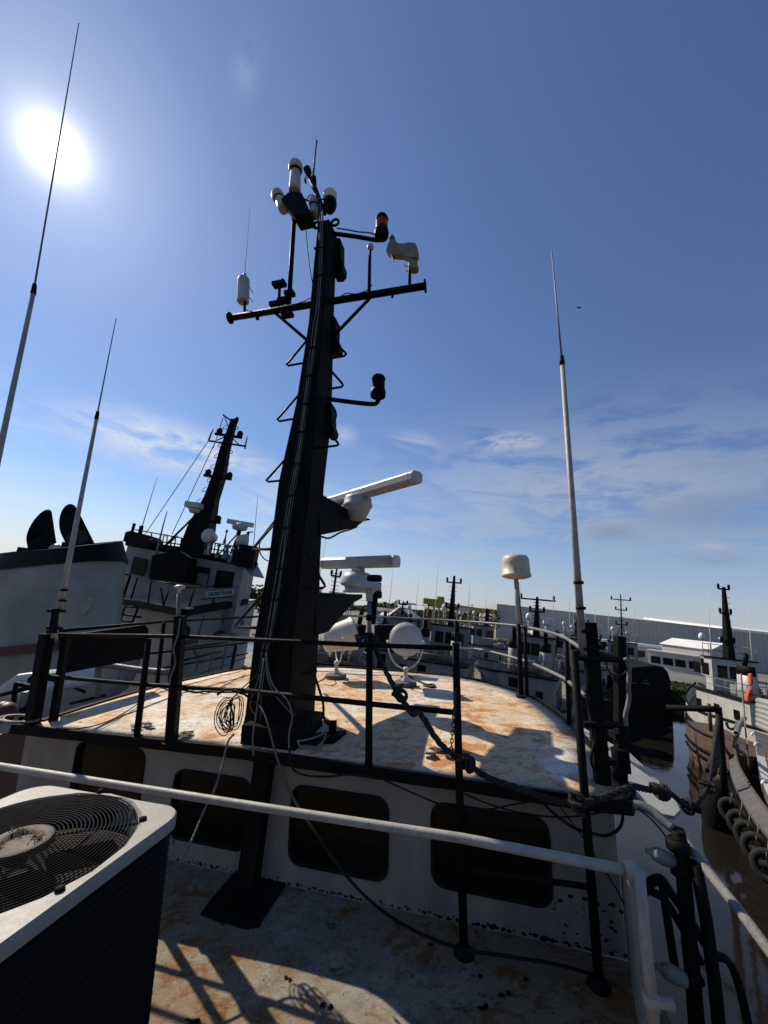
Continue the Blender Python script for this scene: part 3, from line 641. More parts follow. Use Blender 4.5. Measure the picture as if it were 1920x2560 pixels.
# cables down the aft face
rr=random.Random(11)
cabs=[]
for k in range(7):
    off=(k-3)*4
    pts=[(805+off*.3,500+k*8),(803+off*.5,640),(797+off*.6,760),(790+off*.7,820),(768+off*.8,980),(750+off*.8,1120),(730+off*.9,1240),(716+off,1330),(703+off,1420),(690+off,1500),(675+off,1580),(666+off,1625)]
    cabs.append([hit(u+rr.uniform(-1.5,1.5),v,MS,OS,CB-HD*(.018+.006*(k%2)),HD) for u,v in pts])
for k,P_ in enumerate(cabs):
    tails=[[(640,1690),(612,1725),(600,1735)],[(645,1700),(625,1760),(640,1790)],[(665,1700),(670,1760),(700,1790)],[(668,1690),(690,1740),(735,1790)],[(655,1720),(650,1800),(632,1880)],[(680,1700),(700,1720),(720,1800)],[(650,1680),(606,1720),(570,1760)]][k]
    P_=P_+[hit(u,v,MS,OS,CB-HD*(.05),HD) for u,v in tails]
    cable('mast_cable','grey and black cables clipped in a bundle down the aft face of the mast',P_,.0055 if k%3 else .007,m_cabg if k in(1,3,4) else m_cab,4,'cable','cables running down the mast')
for (u,v) in ((795,620),(797,690),(779,870),(772,940),(765,1010),(752,1080),(741,1160),(728,1240),(715,1320),(704,1422),(690,1500),(668,1625)):
    p=hit(u,v,MS,OS,CB-HD*.026,HD); b=MB(); b.box(p,(.10,.03,.014),(RT,HD,UP)); b.build('cable_clip',m_blk,mast)
# ---- top of the mast
tp=thing('hook_post','black bent post with a shackle on top of the mast','post',AR(*C1(830,575)))
b=MB(); b.path(spl([AR(*C1(835,575)),AR(*C1(800,480)),AR(*C1(770,400)),AR(*C1(745,350)),AR(*C1(722,298))],3),[.024]*9+[.03]*4 if False else .027,10); b.lathe(AR(*C1(720,285)),[(0,-.05),(.045,-.04),(.05,0),(.045,.04),(0,.05)],HD,14); b.build('post',m_blk,tp)
b=MB(); b.torus(AR(*C1(712,330)),HD,.022,.006,14,6); b.torus(AR(*C1(705,355)),RT,.024,.009,14,6); b.build('shackle',m_chain,tp)
b=MB(); b.bar(AR(*C1(765,330)),AR(*C1(765,380)),.05,.05); b.build('clamp',m_blk,tp)
b=MB(); b.path([AR(*C1(757,328)),AR(*C1(768,200)),AR(*C1(779,92))],[.016,.013,.012],10); b.lathe(AR(*C1(779,90)),[(.015,-.02),(.017,0),(.01,.02)],UP,10); tag(b.build('whip_antenna',m_grey),'short grey rod antenna at the very top of the mast','antenna')
al=thing('navigation_light','all round light with ribbed cream lens on the mast top','lamp',AR(*C1(865,555)))
b=MB(); p=AR(*C1(868,550)); b.lathe(p,[(.05,-.02),(.06,0),(.080,.04),(.088,.08),(.086,.12),(.078,.14)],UP,18); b.build('base',m_blk,al)
b=MB(); p=AR(*C1(869,500)); 
b.lathe(AR(*C1(869,487)),[(.085,0),(.09,.01),(.086,.03),(.09,.045),(.086,.06),(.09,.075),(.084,.09),(.088,.105),(.075,.13),(.03,.14),(0,.14)],UP,18); b.build('lens',m_lens,al)
# three pod antenna
pc=thing('pod_antenna','antenna of three white domed pods round a black plate left of the mast top','antenna',AR(*C1(645,520)))
ctr=AR(*C1(645,505))
def pod(cx,cy,rx,h1,tip):
    c_=AR(*C1(cx,cy),0); b=MB(); 
    q_=AR(*C1(*tip)); ax=(c_-q_).normalized(); Ln=(c_-q_).length
    x_,y_=perp(ax); prof=[(rx*.80,.0),(rx*.78,Ln*.3),(rx*.74,Ln*.8)]
    b.lathe(q_,prof,ax,20); b.build('pod_arm',m_rad,pc)
    b=MB(); b.lathe(c_,[(rx*.9,-rx*.5),(rx,-rx*.15),(rx*1.02,rx*.2),(rx*.9,rx*.65),(rx*.6,rx*.95),(rx*.25,rx*1.08),(0,rx*1.1)],ax*.9+UP*.25,20); b.build('pod_dome',m_rad,pc)
    b=MB(); b.lathe(c_-ax*rx*.62,[(rx*.80,-.005),(rx*.84,0),(rx*.80,.006)],ax,20); b.build('seam_band',m_rub,pc)
pod(640,268,.098,0,(634,430)); pod(522,458,.088,0,(562,545)); pod(768,506,.080,0,(762,588))
b=MB(); b.prism([AR(*C1(*p),-.12) for p in ((590,430),(640,425),(680,432),(735,562),(625,590),(540,475))],HD*.22); b.build('mount_plate',m_blk,pc)
b=MB(); b.tube(AR(*C1(632,575)),AR(*C1(590,1250)),.030,.030,12); b.build('pole',m_blk,pc)
b=MB()
for (x_,y_,w_) in ((530,1045,.17),(600,1108,.12),(510,1180,.16),(585,1248,.14),(555,1155,.12)):
    b.box(AR(*C1(x_,y_),-.04),(w_,.09,.05),(RT,HD,UP))
b.bar(AR(*C1(533,1060),-.05),AR(*C1(528,1190),-.05),.03,.03); b.tube(AR(*C1(552,1025),-.05),AR(*C1(562,1015),-.05),.03); b.build('clamp',m_blk,pc)
# canister with whip on left yard arm
cn=thing('whip_antenna','ribbed grey canister with a thin whip on the left end of the yard','antenna',AR(*C1(298,1235)))
b=MB(); b.tube(AR(*C1(298,1238)),AR(*C1(300,1150)),.017); b.build('pole',m_blk,cn)
b=MB(); pts_=[]; p=AR(*C1(287,1165)); top=AR(*C1(293,1010)); ax=(top-p); L_=ax.length
prof=[(.07,0)]
for k in range(8): prof+= [(.080,L_*(k+.3)/8),(.073,L_*(k+.9)/8)]
prof+=[(.068,L_*1.02),(.045,L_*1.09),(0,L_*1.1)]
b.lathe(p,prof,ax,18); b.build('canister',m_rad,cn)
b=MB(); b.lathe(AR(*C1(299,985)),[(.01,-.06),(.012,-.01),(.02,0),(.02,.02),(.01,.03)],UP,10); b.path([AR(*C1(300,970)),AR(*C1(318,750)),AR(*C1(334,535))],[.0035,.0028,.002],6); b.build('whip',m_grey,cn)
b=MB(); b.path(spl([AR(*C1(325,1060)),AR(*C1(345,1085)),AR(*C1(354,1105))],3),.005,6); b.path(spl([AR(*C1(325,1130)),AR(*C1(345,1150)),AR(*C1(356,1168))],3),.005,6); b.build('strap_tail',m_cab,cn)
# ball antenna
bl=thing('ball_antenna','white ball antenna on a short pole on the right yard arm','antenna',AR(*C1(1132,1095)))
b=MB(); b.path([AR(*C1(1132,1095)),AR(*C1(1135,900)),AR(*C1(1139,815))],[.022,.02,.016],10); b.build('pole',m_blk,bl)
b=MB(); b.sphere(AR(*C1(1141,797)),.043); b.build('ball',m_rad,bl)
# weather sensor
ws=thing('wind_sensor','white wind sensor with vane shape on the right end of the yard','weather sensor',AR(*C1(1403,1045)))
b=MB(); b.tube(AR(*C1(1403,1045)),AR(*C1(1403,865)),.018); b.build('pole',m_blk,ws)
b=MB(); b.prism([AR(*C1(*p),-.06) for p in ((1242,820),(1248,795),(1262,760),(1270,742),(1305,745),(1325,768),(1372,768),(1395,760),(1440,765),(1455,800),(1461,838),(1450,862),(1400,868),(1350,850),(1290,845),(1290,870),(1275,845))],HD*.08); b.build('housing',m_sens,ws,bevel=.015)
b=MB(); b.lathe(AR(*C1(1286,742)),[(.04,0),(.025,.02),(.012,.03),(.02,.045),(.008,.06)],UP,12); b.build('cap',m_sens,ws)
b=MB(); b.box(AR(*C1(1425,915)),(.10,.09,.11)); b.lathe(AR(*C1(1435,955)),[(.05,0),(.05,.04)],UP,14); b.build('bracket',m_sens,ws)
b=MB(); b.path(spl([AR(*C1(1395,925)),AR(*C1(1375,925)),AR(*C1(1362,905))],3),.005,6); b.path(spl([AR(*C1(1400,955)),AR(*C1(1385,958)),AR(*C1(1378,945))],3),.005,6); b.build('wire_tail',m_cab,ws)
# arm lights
def armlight(pts,base,top,r,lens,lab,nm):
    t=thing(nm,lab,'lamp',AR(*pts[0]))
    b=MB(); b.path(spl([AR(*p) for p in pts],3),.026,10); b.build('arm',m_blk,t)
    p=AR(*base); q_=AR(*top); ax=q_-p; L_=ax.length
    b=MB(); b.lathe(p,[(r*.7,0),(r*1.05,L_*.06),(r*1.1,L_*.25),(r*.95,L_*.42)],ax,16); b.build('housing',m_blk,t); b=MB(); b.lathe(p,[(r*.95,L_*.78),(r*1.0,L_*.84),(r*.8,L_*.96),(0,L_)],ax,16); b.build('lamp_cap',m_blk,t)
    b=MB(); b.lathe(p,[(r*.9,L_*.42),(r*.93,L_*.5),(r*.88,L_*.56),(r*.93,L_*.62),(r*.88,L_*.7),(r*.92,L_*.78)],ax,16); b.build('lens',lens,t)
armlight([C1(900,707),C1(1050,728),C1(1180,750),C1(1210,742),C1(1220,725)],C1(1214,735),C1(1218,588),.082,m_redl,'black lamp with a red lens on the upper right arm of the mast','navigation_light')
armlight([C1(850,1812),C1(1000,1832),C1(1150,1847),C1(1185,1835),C1(1197,1810)],C1(1190,1808),C1(1196,1655),.080,m_blk,'cracked all black lamp on the lower right arm of the mast','navigation_light')
# radar brackets
b=MB(); b.prism([FR(*C2(*p),.17) for p in ((800,615),(830,640),(900,680),(1000,738),(1060,775),(1135,795),(1140,803),(1095,812),(1050,845),(1000,862),(900,885),(800,905))],-RT*.34); b.build('radar_bracket',m_mast,mast)
b=MB(); b.prism([FR(*C2(*p),.12) for p in ((775,1285),(850,1290),(1000,1298),(1088,1300),(1085,1325),(1020,1360),(950,1440),(860,1550),(775,1575))],-RT*.26); b.build('radar_bracket',m_mast,mast)
def radar(lab,gear,gr_,hub,Fp,L0,L1,th,hh,shape):
    t=thing('radar','','radar',PS(*gear,Fp)); tag(t,lab,'radar','open array radars on the mast brackets')
    p=PS(*gear,Fp); b=MB(); hh=PS(*hub,Fp).z-p.z-.03; b.lathe(p,[(gr_*x_,h_*hh) for x_,h_ in shape],UP,20); b.build('gearbox',m_rad,t)
    q_=PS(*hub,Fp); b=MB(); b.lathe(q_,[(gr_*.42,-.06),(gr_*.40,.05)],UP,16); b.build('turntable',m_rad,t)
    a=PS(*L1[:2],L1[2]); m_=PS(*L0[:2],L0[2]); 
    c_=q_.copy(); c_.z=a.z; dirv=(a-c_); c2=c_-dirv
    b=MB(); R_=[]
    d_=dirv.normalized(); side=d_.cross(UP).normalized(); upv=side.cross(d_)
    for s_ in (-1,-.985,-.5,0,.5,.93,.985,1):
        pp=c_+dirv*s_; k_=th*(.96 if abs(s_)==1 else 1)
        R_.append([pp+side*(k_*.62*sx)+upv*(k_*sz) for sx,sz in ((-.75,-.5),(-1,-.32),(-1,.28),(-.6,.5),(.6,.5),(1,.25),(1,-.3),(.75,-.5))])
    b.loft(R_,sm=False); b.build('array',m_rad,t,bevel=.006)
    b=MB(); 
    for s_ in (-.93,.93):
        pp=c_+dirv*s_; R2=[[pp+d_*e_+side*(th*.63*1.01*sx)+upv*(th*1.01*sz) for sx,sz in ((-.75,-.5),(-1,-.32),(-1,.28),(-.6,.5),(.6,.5),(1,.25),(1,-.3),(.75,-.5))] for e_ in (-.004,.004)]; b.loft(R2,cap=False,sm=False)
    b.build('end_cap_seam',m_grey,t)
    return t
radar('upper open array radar with its long white scanner pointing toward the right',C2(1052,800),.20,C2(1055,625),5.35,(0,0,0),(*C2(1455,512),4.45),.145,.35,((.6,0),(.62,.08),(.74,.2),(.94,.45),(.98,.5),(1.04,.53),(1.04,.62),(.98,.66),(.96,.86),(.86,.96),(.5,1.0)))
radar('lower open array radar with a short thick white scanner seen broadside',C2(1045,1290),.23,C2(1058,1135),5.6,(0,0,0),(*C2(1318,1078),5.25),.16,.36,((.8,0),(.8,.1),(.70,.14),(.72,.3),(.92,.36),(1.0,.42),(1.0,.48),(.92,.74),(.78,.92),(.45,1.0)))
b=MB(); b.path(spl([FR(*C2(815,915),.2),FR(*C2(860,925),.2),FR(*C2(905,905),.2),FR(*C2(940,885),.2),FR(*C2(1000,868),.2),FR(*C2(1050,848),.2)],4),.012,7); tag(b.build('cable',m_cab),'black cable looping under the upper radar bracket','cable')
# black lamp behind the mushroom antenna
t=thing('navigation_light','bulky black lamp with a red lens behind the mushroom antenna','lamp',PS(936,1495,5.0))
b=MB(); b.lathe(PS(936,1492,4.6),[(.07,-.02),(.09,0),(.085,.06)],UP,16); b.build('housing',m_blk,t); b=MB(); b.lathe(PS(936,1455,4.6),[(.075,0),(.088,.02),(.09,.055),(.075,.08),(0,.085)],UP,16); b.build('lamp_cap',m_blk,t)
b=MB(); b.lathe(PS(937,1484,4.6),[(.073,0),(.077,.03),(.073,.06),(.077,.09),(.073,.125)],UP,16); b.build('lens',m_redl,t)
b=MB(); b.bar(PS(936,1496,4.6),PS(930,1560,4.6),.10,.08); b.build('stem',m_blk,t)
# mushroom gps antennas
def gps(u,v,F,r,pb_,lab):
    t=thing('mushroom_antenna',lab,'antenna',PS(*pb_,F)); p=PS(u,v,F)
    b=MB(); b.lathe(p,[(r*.28,-r*1.15),(r*.30,-r*.8),(r*.34,-r*.5),(r*.6,-r*.2),(r*.97,-r*.05),(r,r*.12),(r*.9,r*.32),(r*.5,r*.5),(0,r*.56)],UP,22); b.build('cap',m_rad,t)
    b=MB(); b.tube(p+V((0,0,-r*1.1)),PS(*pb_,F),.021,.021,10); b.build('pole',m_grey,t)
    return t
gps(*C11(800,535),3.78,.107,(924,1625),'white mushroom antenna on the railing post right of the mast')
b=MB(); p=PS(924,1544,3.78); b.lathe(p,[(.035,-.025),(.035,.025)],UP,12); b.lathe(PS(923,1590,3.78),[(.038,-.03),(.038,.03)],UP,12); tag(b.build('pipe_clamp',m_blk),'black clamps holding the mushroom antenna pole right of the mast','clamp')
gt=AF(430,1838); gt.z=ZR; Fg=gt.y
gps(449,1469,Fg,.052,(445,1588),'small white mushroom antenna on the black post left of the mast')
b=MB(); b.bar(gt,PS(452,1540,Fg),.085,.085); b.lathe(gt,[(.08,0),(.08,.012)]); tag(b.build('antenna_post',m_blk),'stout black post carrying the small mushroom antenna','post')
cable('cable','grey cable drooping down the stout antenna post',[PS(*C3(*p),Fg-.06) for p in ((1100,1380),(1085,1480),(1060,1570),(1070,1650),(1040,1740),(1035,1790))],.008,m_cabg)
# searchlights
def searchlight(basepx,lamp,F,r,L_,ax,lab,az):
    t=thing('searchlight',lab,'searchlight',PS(*basepx,F),'white searchlights on the roof'); bp=ZS(*basepx,ZR+.03); F=bp.y
    b=MB(); b.lathe(bp,[(.17,0),(.17,.07),(.165,.075)],UP,10); b.build('base',m_bargeg,t)
    c_=PS(*lamp,F); ax=ax.normalized()
    b=MB(); b.lathe(bp+V((0,0,.075)),[(.07,0),(.06,.02),(.035,.06),(.028,.14),(.045,.16),(.03,.2)],UP,14); b.build('pedestal',m_sl,t)
    b=MB(); b.lathe(c_,[(0,-L_*.55),(r*.55,-L_*.54),(r*.68,-L_*.5),(r*.80,-L_*.2),(r*.96,L_*.35),(r*1.0,L_*.42),(r*1.03,L_*.44),(r*1.03,L_*.5)],ax,30); b.build('housing',m_sl,t)
    b=MB(); b.lathe(c_,[(r*1.0,L_*.495),(r*.97,L_*.53),(r*.6,L_*.57),(0,L_*.585)],ax,30); b.build('lens_cover',m_sl if az else m_grey,t)
    side=ax.cross(UP).normalized(); vt=side.cross(ax)
    b=MB(); st_=bp+V((0,0,.25)); fl=V((ax.x,ax.y,0)).normalized()
    pts_=[c_+side*(r*1.12)]+[c_+side*(r*1.12*math.cos(a_))-UP*((c_.z-st_.z)*math.sin(a_)) for a_ in [math.pi*k/16 for k in range(1,16)]]+[c_-side*(r*1.12)]
    b.path(pts_,.013,8); b.tube(st_-UP*.06,st_+UP*.01,.03); b.build('yoke',m_sl,t)
    b=MB(); b.sphere(c_+side*r*1.12,.025); b.sphere(c_-side*r*1.12,.025); b.box(c_-ax*L_*.3-UP*r*.75,(.06,.06,.08)); b.build('pivot_knob',m_sl,t)
    return t
searchlight((840,1697),(848,1592),6.6,.265,.50,V((.93,.30,.22)),'left white searchlight turned side on beside the mast',False)
searchlight((1014,1716),(1014,1605),6.6,.245,.42,V((-.04,-.96,.33)),'right white searchlight facing the camera',True)
cable('cable','black cable looped on the roof right of the right searchlight',[ZS(*C11(*p),ZR+.05) for p in ((1280,1600),(1340,1640),(1420,1680),(1500,1715),(1570,1712),(1600,1740),(1540,1745),(1460,1722))],.014,m_cab)
cable('cable','thin cable curling round the foot of the left searchlight',[ZS(*C11(*p),ZR+.05) for p in ((160,1690),(230,1650),(300,1590),(360,1650),(390,1700),(330,1730),(240,1710))],.007,m_cab)
# satellite dome
sdm=thing('satellite_dome','cream satellite dome on a tall pole at the front right of the roof','satellite dome',ZS(1303,1742,ZR))
Fd=ZS(1303,1742,ZR).y
b=MB(); q_=PS(1291,1442,Fd); s_=.205; b.lathe(q_,[(.03,-.04),(.10,-.035),(s_*.8,-.02),(s_*1.04,0),(s_*1.05,.05),(s_*.98,.055),(s_*.97,.2),(s_*.93,.27),(s_*.8,.315),(s_*.5,.335),(0,.345)],UP,30); b.build('dome',m_cream,sdm)
b=MB(); b.path([PS(1290,1446,Fd),PS(1293,1500,Fd),PS(1297,1565,Fd)],.032,12); b.build('pole',m_pipe,sdm)
b=MB(); b.path([PS(1296,1560,Fd),PS(1303,1740,Fd)],.034,10); b.lathe(ZS(1303,1742,ZR+.02),[(.07,0),(.07,.02)]); b.path([PS(1312,1565,Fd),PS(1318,1740,Fd)],.025,8); b.build('lower_pole',m_blk,sdm)
b=MB(); b.path(spl([PS(1296,1455,Fd),PS(1301,1520,Fd),PS(1306,1570,Fd)],3),.008,6); b.build('cable',m_cab,sdm)
# whip antennas on the boat
def whip(lab,base,joint,tip,F,r0,r1,black=.1,bands=()):
    t=thing('whip_antenna',lab,'antenna',PS(*base,F),'tall white whip antennas')
    B,J,T_=PS(*base,F),PS(*joint,F),PS(*tip,F)
    b=MB(); b.path([B,B.lerp(J,.4),J],[r0,r0*.85,r1],12); b.build('mast_section',m_pipe if black else m_rad,t)
    b=MB(); b.tube(J,J+(T_-J).normalized()*black,r1*1.25,r1*.9,10); b.build('ferrule',m_blk,t)
    b=MB(); b.path([J,J.lerp(T_,.5),T_],[r1*.45,r1*.35,r1*.25],8); b.build('whip',m_grey,t)
    for (u,v) in bands:
        b=MB(); p=PS(u,v,F); b.lathe(p,[(r0*1.25,-.012),(r0*1.25,.012)],(J-B),12); b.build('band',m_blk,t)
    return t
whip('nearest whip antenna running off the left edge of the picture across the sun',(-110,1640),(83,735),(197,58),3.0,.026,.017,.10)
whip('whip antenna clamped to the left corner of the roof railing',C3(330,1500),C3(588,165),(290,797),4.35,.030,.019,.10,(C3(392,1208),C3(383,1272)))
b=MB(); F_=4.33; b.bar(PS(*C3(325,1470),F_),PS(*C3(348,1320),F_),.06,.06); b.box(PS(*C3(345,1335),F_),(.16,.05,.03)); b.box(PS(*C3(332,1440),F_),(.14,.05,.03)); tag(b.build('antenna_bracket',m_blk),'black clamp bracket holding the whip antenna at the left railing corner','bracket')
whip('whip antenna strapped to the square black post at the right roof corner',(1458,1640),(1406,912),(1379,625),3.28,.031,.02,.09,(C4(815,325),(1458,1578),(1462,1622),C4(805,210)))

b=MB(); b.prism([PS(*C11(*p),7.35) for p in ((858,990),(1130,990),(1085,1230),(900,1225),(858,1100))],HD*.25); tag(b.build('black_box',m_blk),'flat black box mounted on the front rail between the two searchlights','box')
# ================================================================== ROPES, CHAIN, LOOSE CABLES
def rope(name,label,pts,R,n=8,turns=9.0,frame=None,knots=(),mat=None,wind=1):
    P=spl(pts,n); Q=[P[0]]
    step=R*.8
    # resample evenly
    seg=[];
    for i in range(len(P)-1):
        L_=(P[i+1]-P[i]).length; k=max(1,int(L_/step)); 
        for j in range(1,k+1): Q.append(P[i].lerp(P[i+1],j/k))
    b=MB(); m=len(Q); T=[(Q[min(i+1,m-1)]-Q[max(i-1,0)]).normalized() for i in range(m)]
    x,y=perp(T[0]); X=[]
    for i in range(m):
        x=(x-T[i]*x.dot(T[i])).normalized(); X.append((x.copy(),T[i].cross(x)))
    L_=0; 
    strands=[[],[],[]]
    for i in range(m):
        if i: L_+=(Q[i]-Q[i-1]).length
        for k in range(3):
            a=L_/(R*turns)*2*math.pi*wind+k*2.0944
            strands[k].append(Q[i]+X[i][0]*(R*.52*math.cos(a))+X[i][1]*(R*.52*math.sin(a)))
    for s_ in strands: b.path(s_,R*.56,6)
    for (c_,ax,rr_) in knots:
        rk_=random.Random(int(abs(c_.x)*1000))
        for k in range(4):
            a=V((rk_.uniform(-1,1),rk_.uniform(-1,1),rk_.uniform(-1,1)))*.7+V(ax)
            b.torus(c_+V(ax).normalized()*(k-1.5)*R*.9,a,rr_*rk_.uniform(.5,.75),R*.6,14,6)
    o=b.build(name,mat or m_rope,frame=frame); tag(o,label,'rope'); return o
def q(u,v,F): return PS(u,v,F)
k1=q(1104,1733,3.25) 
K=[q(*C2(1115,1610),3.75),q(*C2(1165,1650),3.7),q(*C2(1215,1760),3.55),q(*C2(1300,1920),3.42),q(*C2(1345,1990),3.38),q(*C2(1420,2100),3.3),q(*C4(90,800),3.2),q(*C4(180,935),3.15),q(*C4(290,1020),3.12),q(*C4(400,1090),3.1),q(*C4(540,1140),3.05),q(*C4(680,1190),3.0),q(*C4(790,1205),2.95),q(*C4(900,1185),3.0),q(*C4(1040,1135),3.15),q(*C4(1110,1142),3.3),q(*C4(1165,1152),3.45),q(*C4(1225,1165),3.7),q(*C4(1270,1205),3.9),q(*C4(1315,1225),4.2),q(*C4(1350,1190),4.6),q(*C4(1385,1140),5.2),q(*C4(1405,1060),6.2),q(*C4(1415,980),7.5),q(*C4(1430,880),9.5),q(*C4(1438,830),11)]
rope('mooring_rope','thick tarry rope hanging in knots along the aft railing and off to the right',K,.0225,6,knots=[(q(*C2(1335,1960),3.38),V((.6,0,-.8)),.07),(q(*C4(300,1020),3.10),V((.8,0,-.5)),.07),(q(*C4(800,1200),2.93),V((.2,0,1)),.08),(q(*C4(1170,1152),3.45),V((1,0,-.2)),.085),(q(*C4(1308,1218),4.15),V((.8,0,.2)),.09),(q(*C4(1385,1135),5.2),V((.2,0,1)),.11)])
b=MB(); kc=q(*C2(1120,1615),3.78); rr=random.Random(2)
for k in range(5): b.torus(kc+RT*(k-2)*.045,RT+V((0,rr.uniform(-.4,.4),rr.uniform(-.4,.4))),.048,.018,14,6)
tag(b.build('rope_lashing',m_rope),'dark rope lashing wound round the top rail at the centre post','rope')
rope('rope','thin frayed rope hanging down in front of the wall by the mast leg',[q(*C5(1012,405),3.75),q(*C5(985,440),3.72),q(*C5(965,520),3.65),q(*C5(930,640),3.5),q(*C5(885,730),3.4),q(*C5(830,860),3.25),q(*C5(778,965),3.15)],.009,6,mat=m_cabg)
# chain
b=MB(); a=AF(*C4(253,690)); c=AF(*C4(228,988)); n=17
a=q(*C4(253,690),3.2); c=q(*C4(228,988),3.12)
ax=(c-a).normalized()
for k in range(n):
    p=a.lerp(c,(k+.5)/n); L_=(c-a).length/n
    s1=RT if k%2 else HD
    ring=[p+ax*(L_*.62*math.cos(t))+s1*(.011*math.sin(t)) for t in [2*math.pi*j/12 for j in range(13)]]
    b.path(ring,.0042,5)
tag(b.build('chain',m_chain),'rusty chain hanging from the middle rail beside the centre right post','chain')
# coil on the rail
b=MB(); rr=random.Random(8); cc0=AF(*C5(1000,235)); 
for k in range(11):
    ctr=AF(1005*.5787+rr.uniform(-14,14),1600+(305+rr.uniform(-15,35))*.5787)-wn*0+wn*rr.uniform(.02,.08)
    w_=rr.uniform(.04,.085); h_=rr.uniform(.10,.17); tl=rr.uniform(-.25,.25)
    P_=[ctr+RT*(w_*math.cos(t)+h_*math.sin(t)*tl)+UP*(h_*math.sin(t))+wn*(.02*math.cos(2*t)) for t in [2*math.pi*j/26 for j in range(27)]]
    b.path(P_,.0042,6)
b.path(spl([AF(*C5(955,230))+wn*.05,AF(*C5(1000,205))+wn*.06,AF(*C5(1060,225))+wn*.05],4),.012,6)
tag(b.build('cable_coil',m_cab),'coil of black cable hung on the middle rail left of the mast','cable')
CF=lambda pts,F: [q(*C5(x,y),F) for x,y in pts]
L5=lambda *pts: [ZS(*C5(x,y),ZR+.06) for x,y in pts]
cable('cable','thick black cable running from the mast base over the roof edge',L5((1390,330),(1420,350),(1440,385),(1420,420),(1370,450),(1310,440),(1260,420)),.014,m_cab)
cable('cable','pale cable looping on the roof at the right foot of the mast',CF(((1290,435),(1330,430),(1390,408),(1410,385),(1395,440),(1350,470),(1300,460),(1285,435)),3.62),.008,m_cabg)
cable('cable','black cable dangling in a loop from the roof edge right of the mast',CF(((1250,460),(1255,530),(1275,565),(1330,585),(1420,590),(1520,580),(1640,600)),3.45),.008,m_cab)
cable('cable','grey cable dropping off the mast face toward the roof edge',CF(((1150,60),(1160,140),(1185,205),(1240,260),(1262,330),(1250,400),(1248,470)),3.62),.007,m_cabg)
cable('cable','second grey cable curving down the mast face beside the first',CF(((1140,80),(1125,180),(1110,300),(1092,420),(1095,500)),3.60),.007,m_cabg)
cable('cable','thick black cable from the mast past the plinth to a black plug on the roof',[q(*C5(x,y),F) for x,y,F in ((1300,30,3.9),(1345,110,3.85),(1368,180,3.85),(1395,270,3.85),(1400,340,3.85),(1425,370,3.85))],.011,m_cab)
b=MB(); b.bar(ZS(*C5(1435,395),ZR+.08),ZS(*C5(1440,360),ZR+.12),.07,.07); b.sphere(ZS(*C5(1436,362),ZR+.16),.03); tag(b.build('cable_plug',m_blk),'black plug with a white top on the roof right of the mast foot','plug')
cable('long_wire','long black wire hanging from the mast foot down across the deck to the right post',[q(*C5(1110,265),3.55),q(*C5(1150,340),3.4),q(*C5(1200,520),3.15),q(*C5(1270,690),2.95),q(*C5(1360,830),2.8),q(*C5(1450,960),2.75),q(*C5(1560,1090),2.8),q(*C6(20,1190),2.95),q(*C6(160,1270),3.05),q(*C6(340,1335),3.12),q(*C6(560,1370),3.10),q(*C6(740,1400),3.07),q(*C6(905,1445),3.05)],.010,m_cab)
CG=lambda pts,F: [q(*C6(x,y),F) for x,y in pts]
cable('cable','thin cable sagging under the roof edge between the posts',CG(((0,605),(100,650),(230,705),(340,735),(460,730),(560,710),(680,690)),3.25),.006,m_cab)
cable('cable','second thin cable sagging low under the roof edge',CG(((330,655),(430,700),(560,740),(680,760),(780,765),(880,755),(960,740)),3.2),.006,m_cab)
cable('cable','black cable hanging in a loop below the right roof corner',CG(((680,700),(760,770),(830,815),(900,835),(960,845),(1010,820),(1030,780),(1028,740)),3.1),.010,m_cab)
cable('cable','thin cable leading from the right roof corner down past the window',CG(((760,720),(850,840),(930,960),(1000,1070),(1040,1150)),3.05),.005,m_cab)
cable('cable','thin cable running from the rope bend down to the railing post',[q(*C6(x,y),3.0) for x,y in ((1090,725),(1150,770),(1195,820),(1230,868))],.006,m_cab)
cable('cable','thin black wire drooping across the left part of the roof',[ZS(*C5(x,y),ZR+.05) for x,y in ((200,378),(300,385),(400,372),(480,345),(560,300),(650,235),(700,205))],.006,m_cab)
cable('cable','black wire lying curved on the roof behind the left posts',[ZS(*C5(x,y),ZR+.05) for x,y in ((770,215),(850,225),(900,228),(1000,180),(1060,150))],.007,m_cab)
cable('cable','black cable taped along the middle rail left of the mast',[AF(*C5(x,y))+wn*.03 for x,y in ((780,205),(850,222),(900,218),(960,222),(1050,225),(1110,268))],.010,m_cab)
cable('cable','wire lying across the front of the roof behind the searchlights',[ZS(*C11(x,y),ZR+.06) for x,y in ((160,1555),(350,1558),(500,1580),(700,1600),(900,1600),(1090,1600),(1300,1625))],.006,m_cab)
cable('cable','grey cable hanging free off the left side of the mast',[AR(*C2(x,y)) for x,y in ((485,1080),(440,1070),(405,1030),(398,980),(410,930),(440,890),(500,830))],.007,m_cabg)
cable('cable','thin cable looping from the yard up to the pod antenna',[AR(*C1(x,y)) for x,y in ((770,1110),(745,1000),(725,860),(710,700),(700,560),(705,500),(735,450),(770,455),(790,480))],.007,m_cab)
cable('cable','black cable along the upper right lamp arm',[AR(*C1(x,y)) for x,y in ((915,670),(980,680),(1060,695),(1130,700),(1175,715))],.008,m_cab)
cable('cable','black cable bowed out beside the lower right lamp arm',[AR(*C1(x,y),-.1) for x,y in ((790,1810),(840,1815),(890,1860),(912,1910),(905,1950),(878,1980))],.008,m_cab)
cable('cable','wires tied along the yard right of the mast',[AR(*C1(x,y),-.06) for x,y in ((780,1135),(860,1138),(930,1130),(980,1105),(1040,1110),(1120,1085),(1150,1050))],.006,m_cab)
cable('cable','wire on the left arm of the yard leading to the canister',[AR(*C1(x,y),-.06) for x,y in ((310,1215),(340,1228),(420,1230),(560,1200),(680,1165),(745,1135))],.006,m_cab)
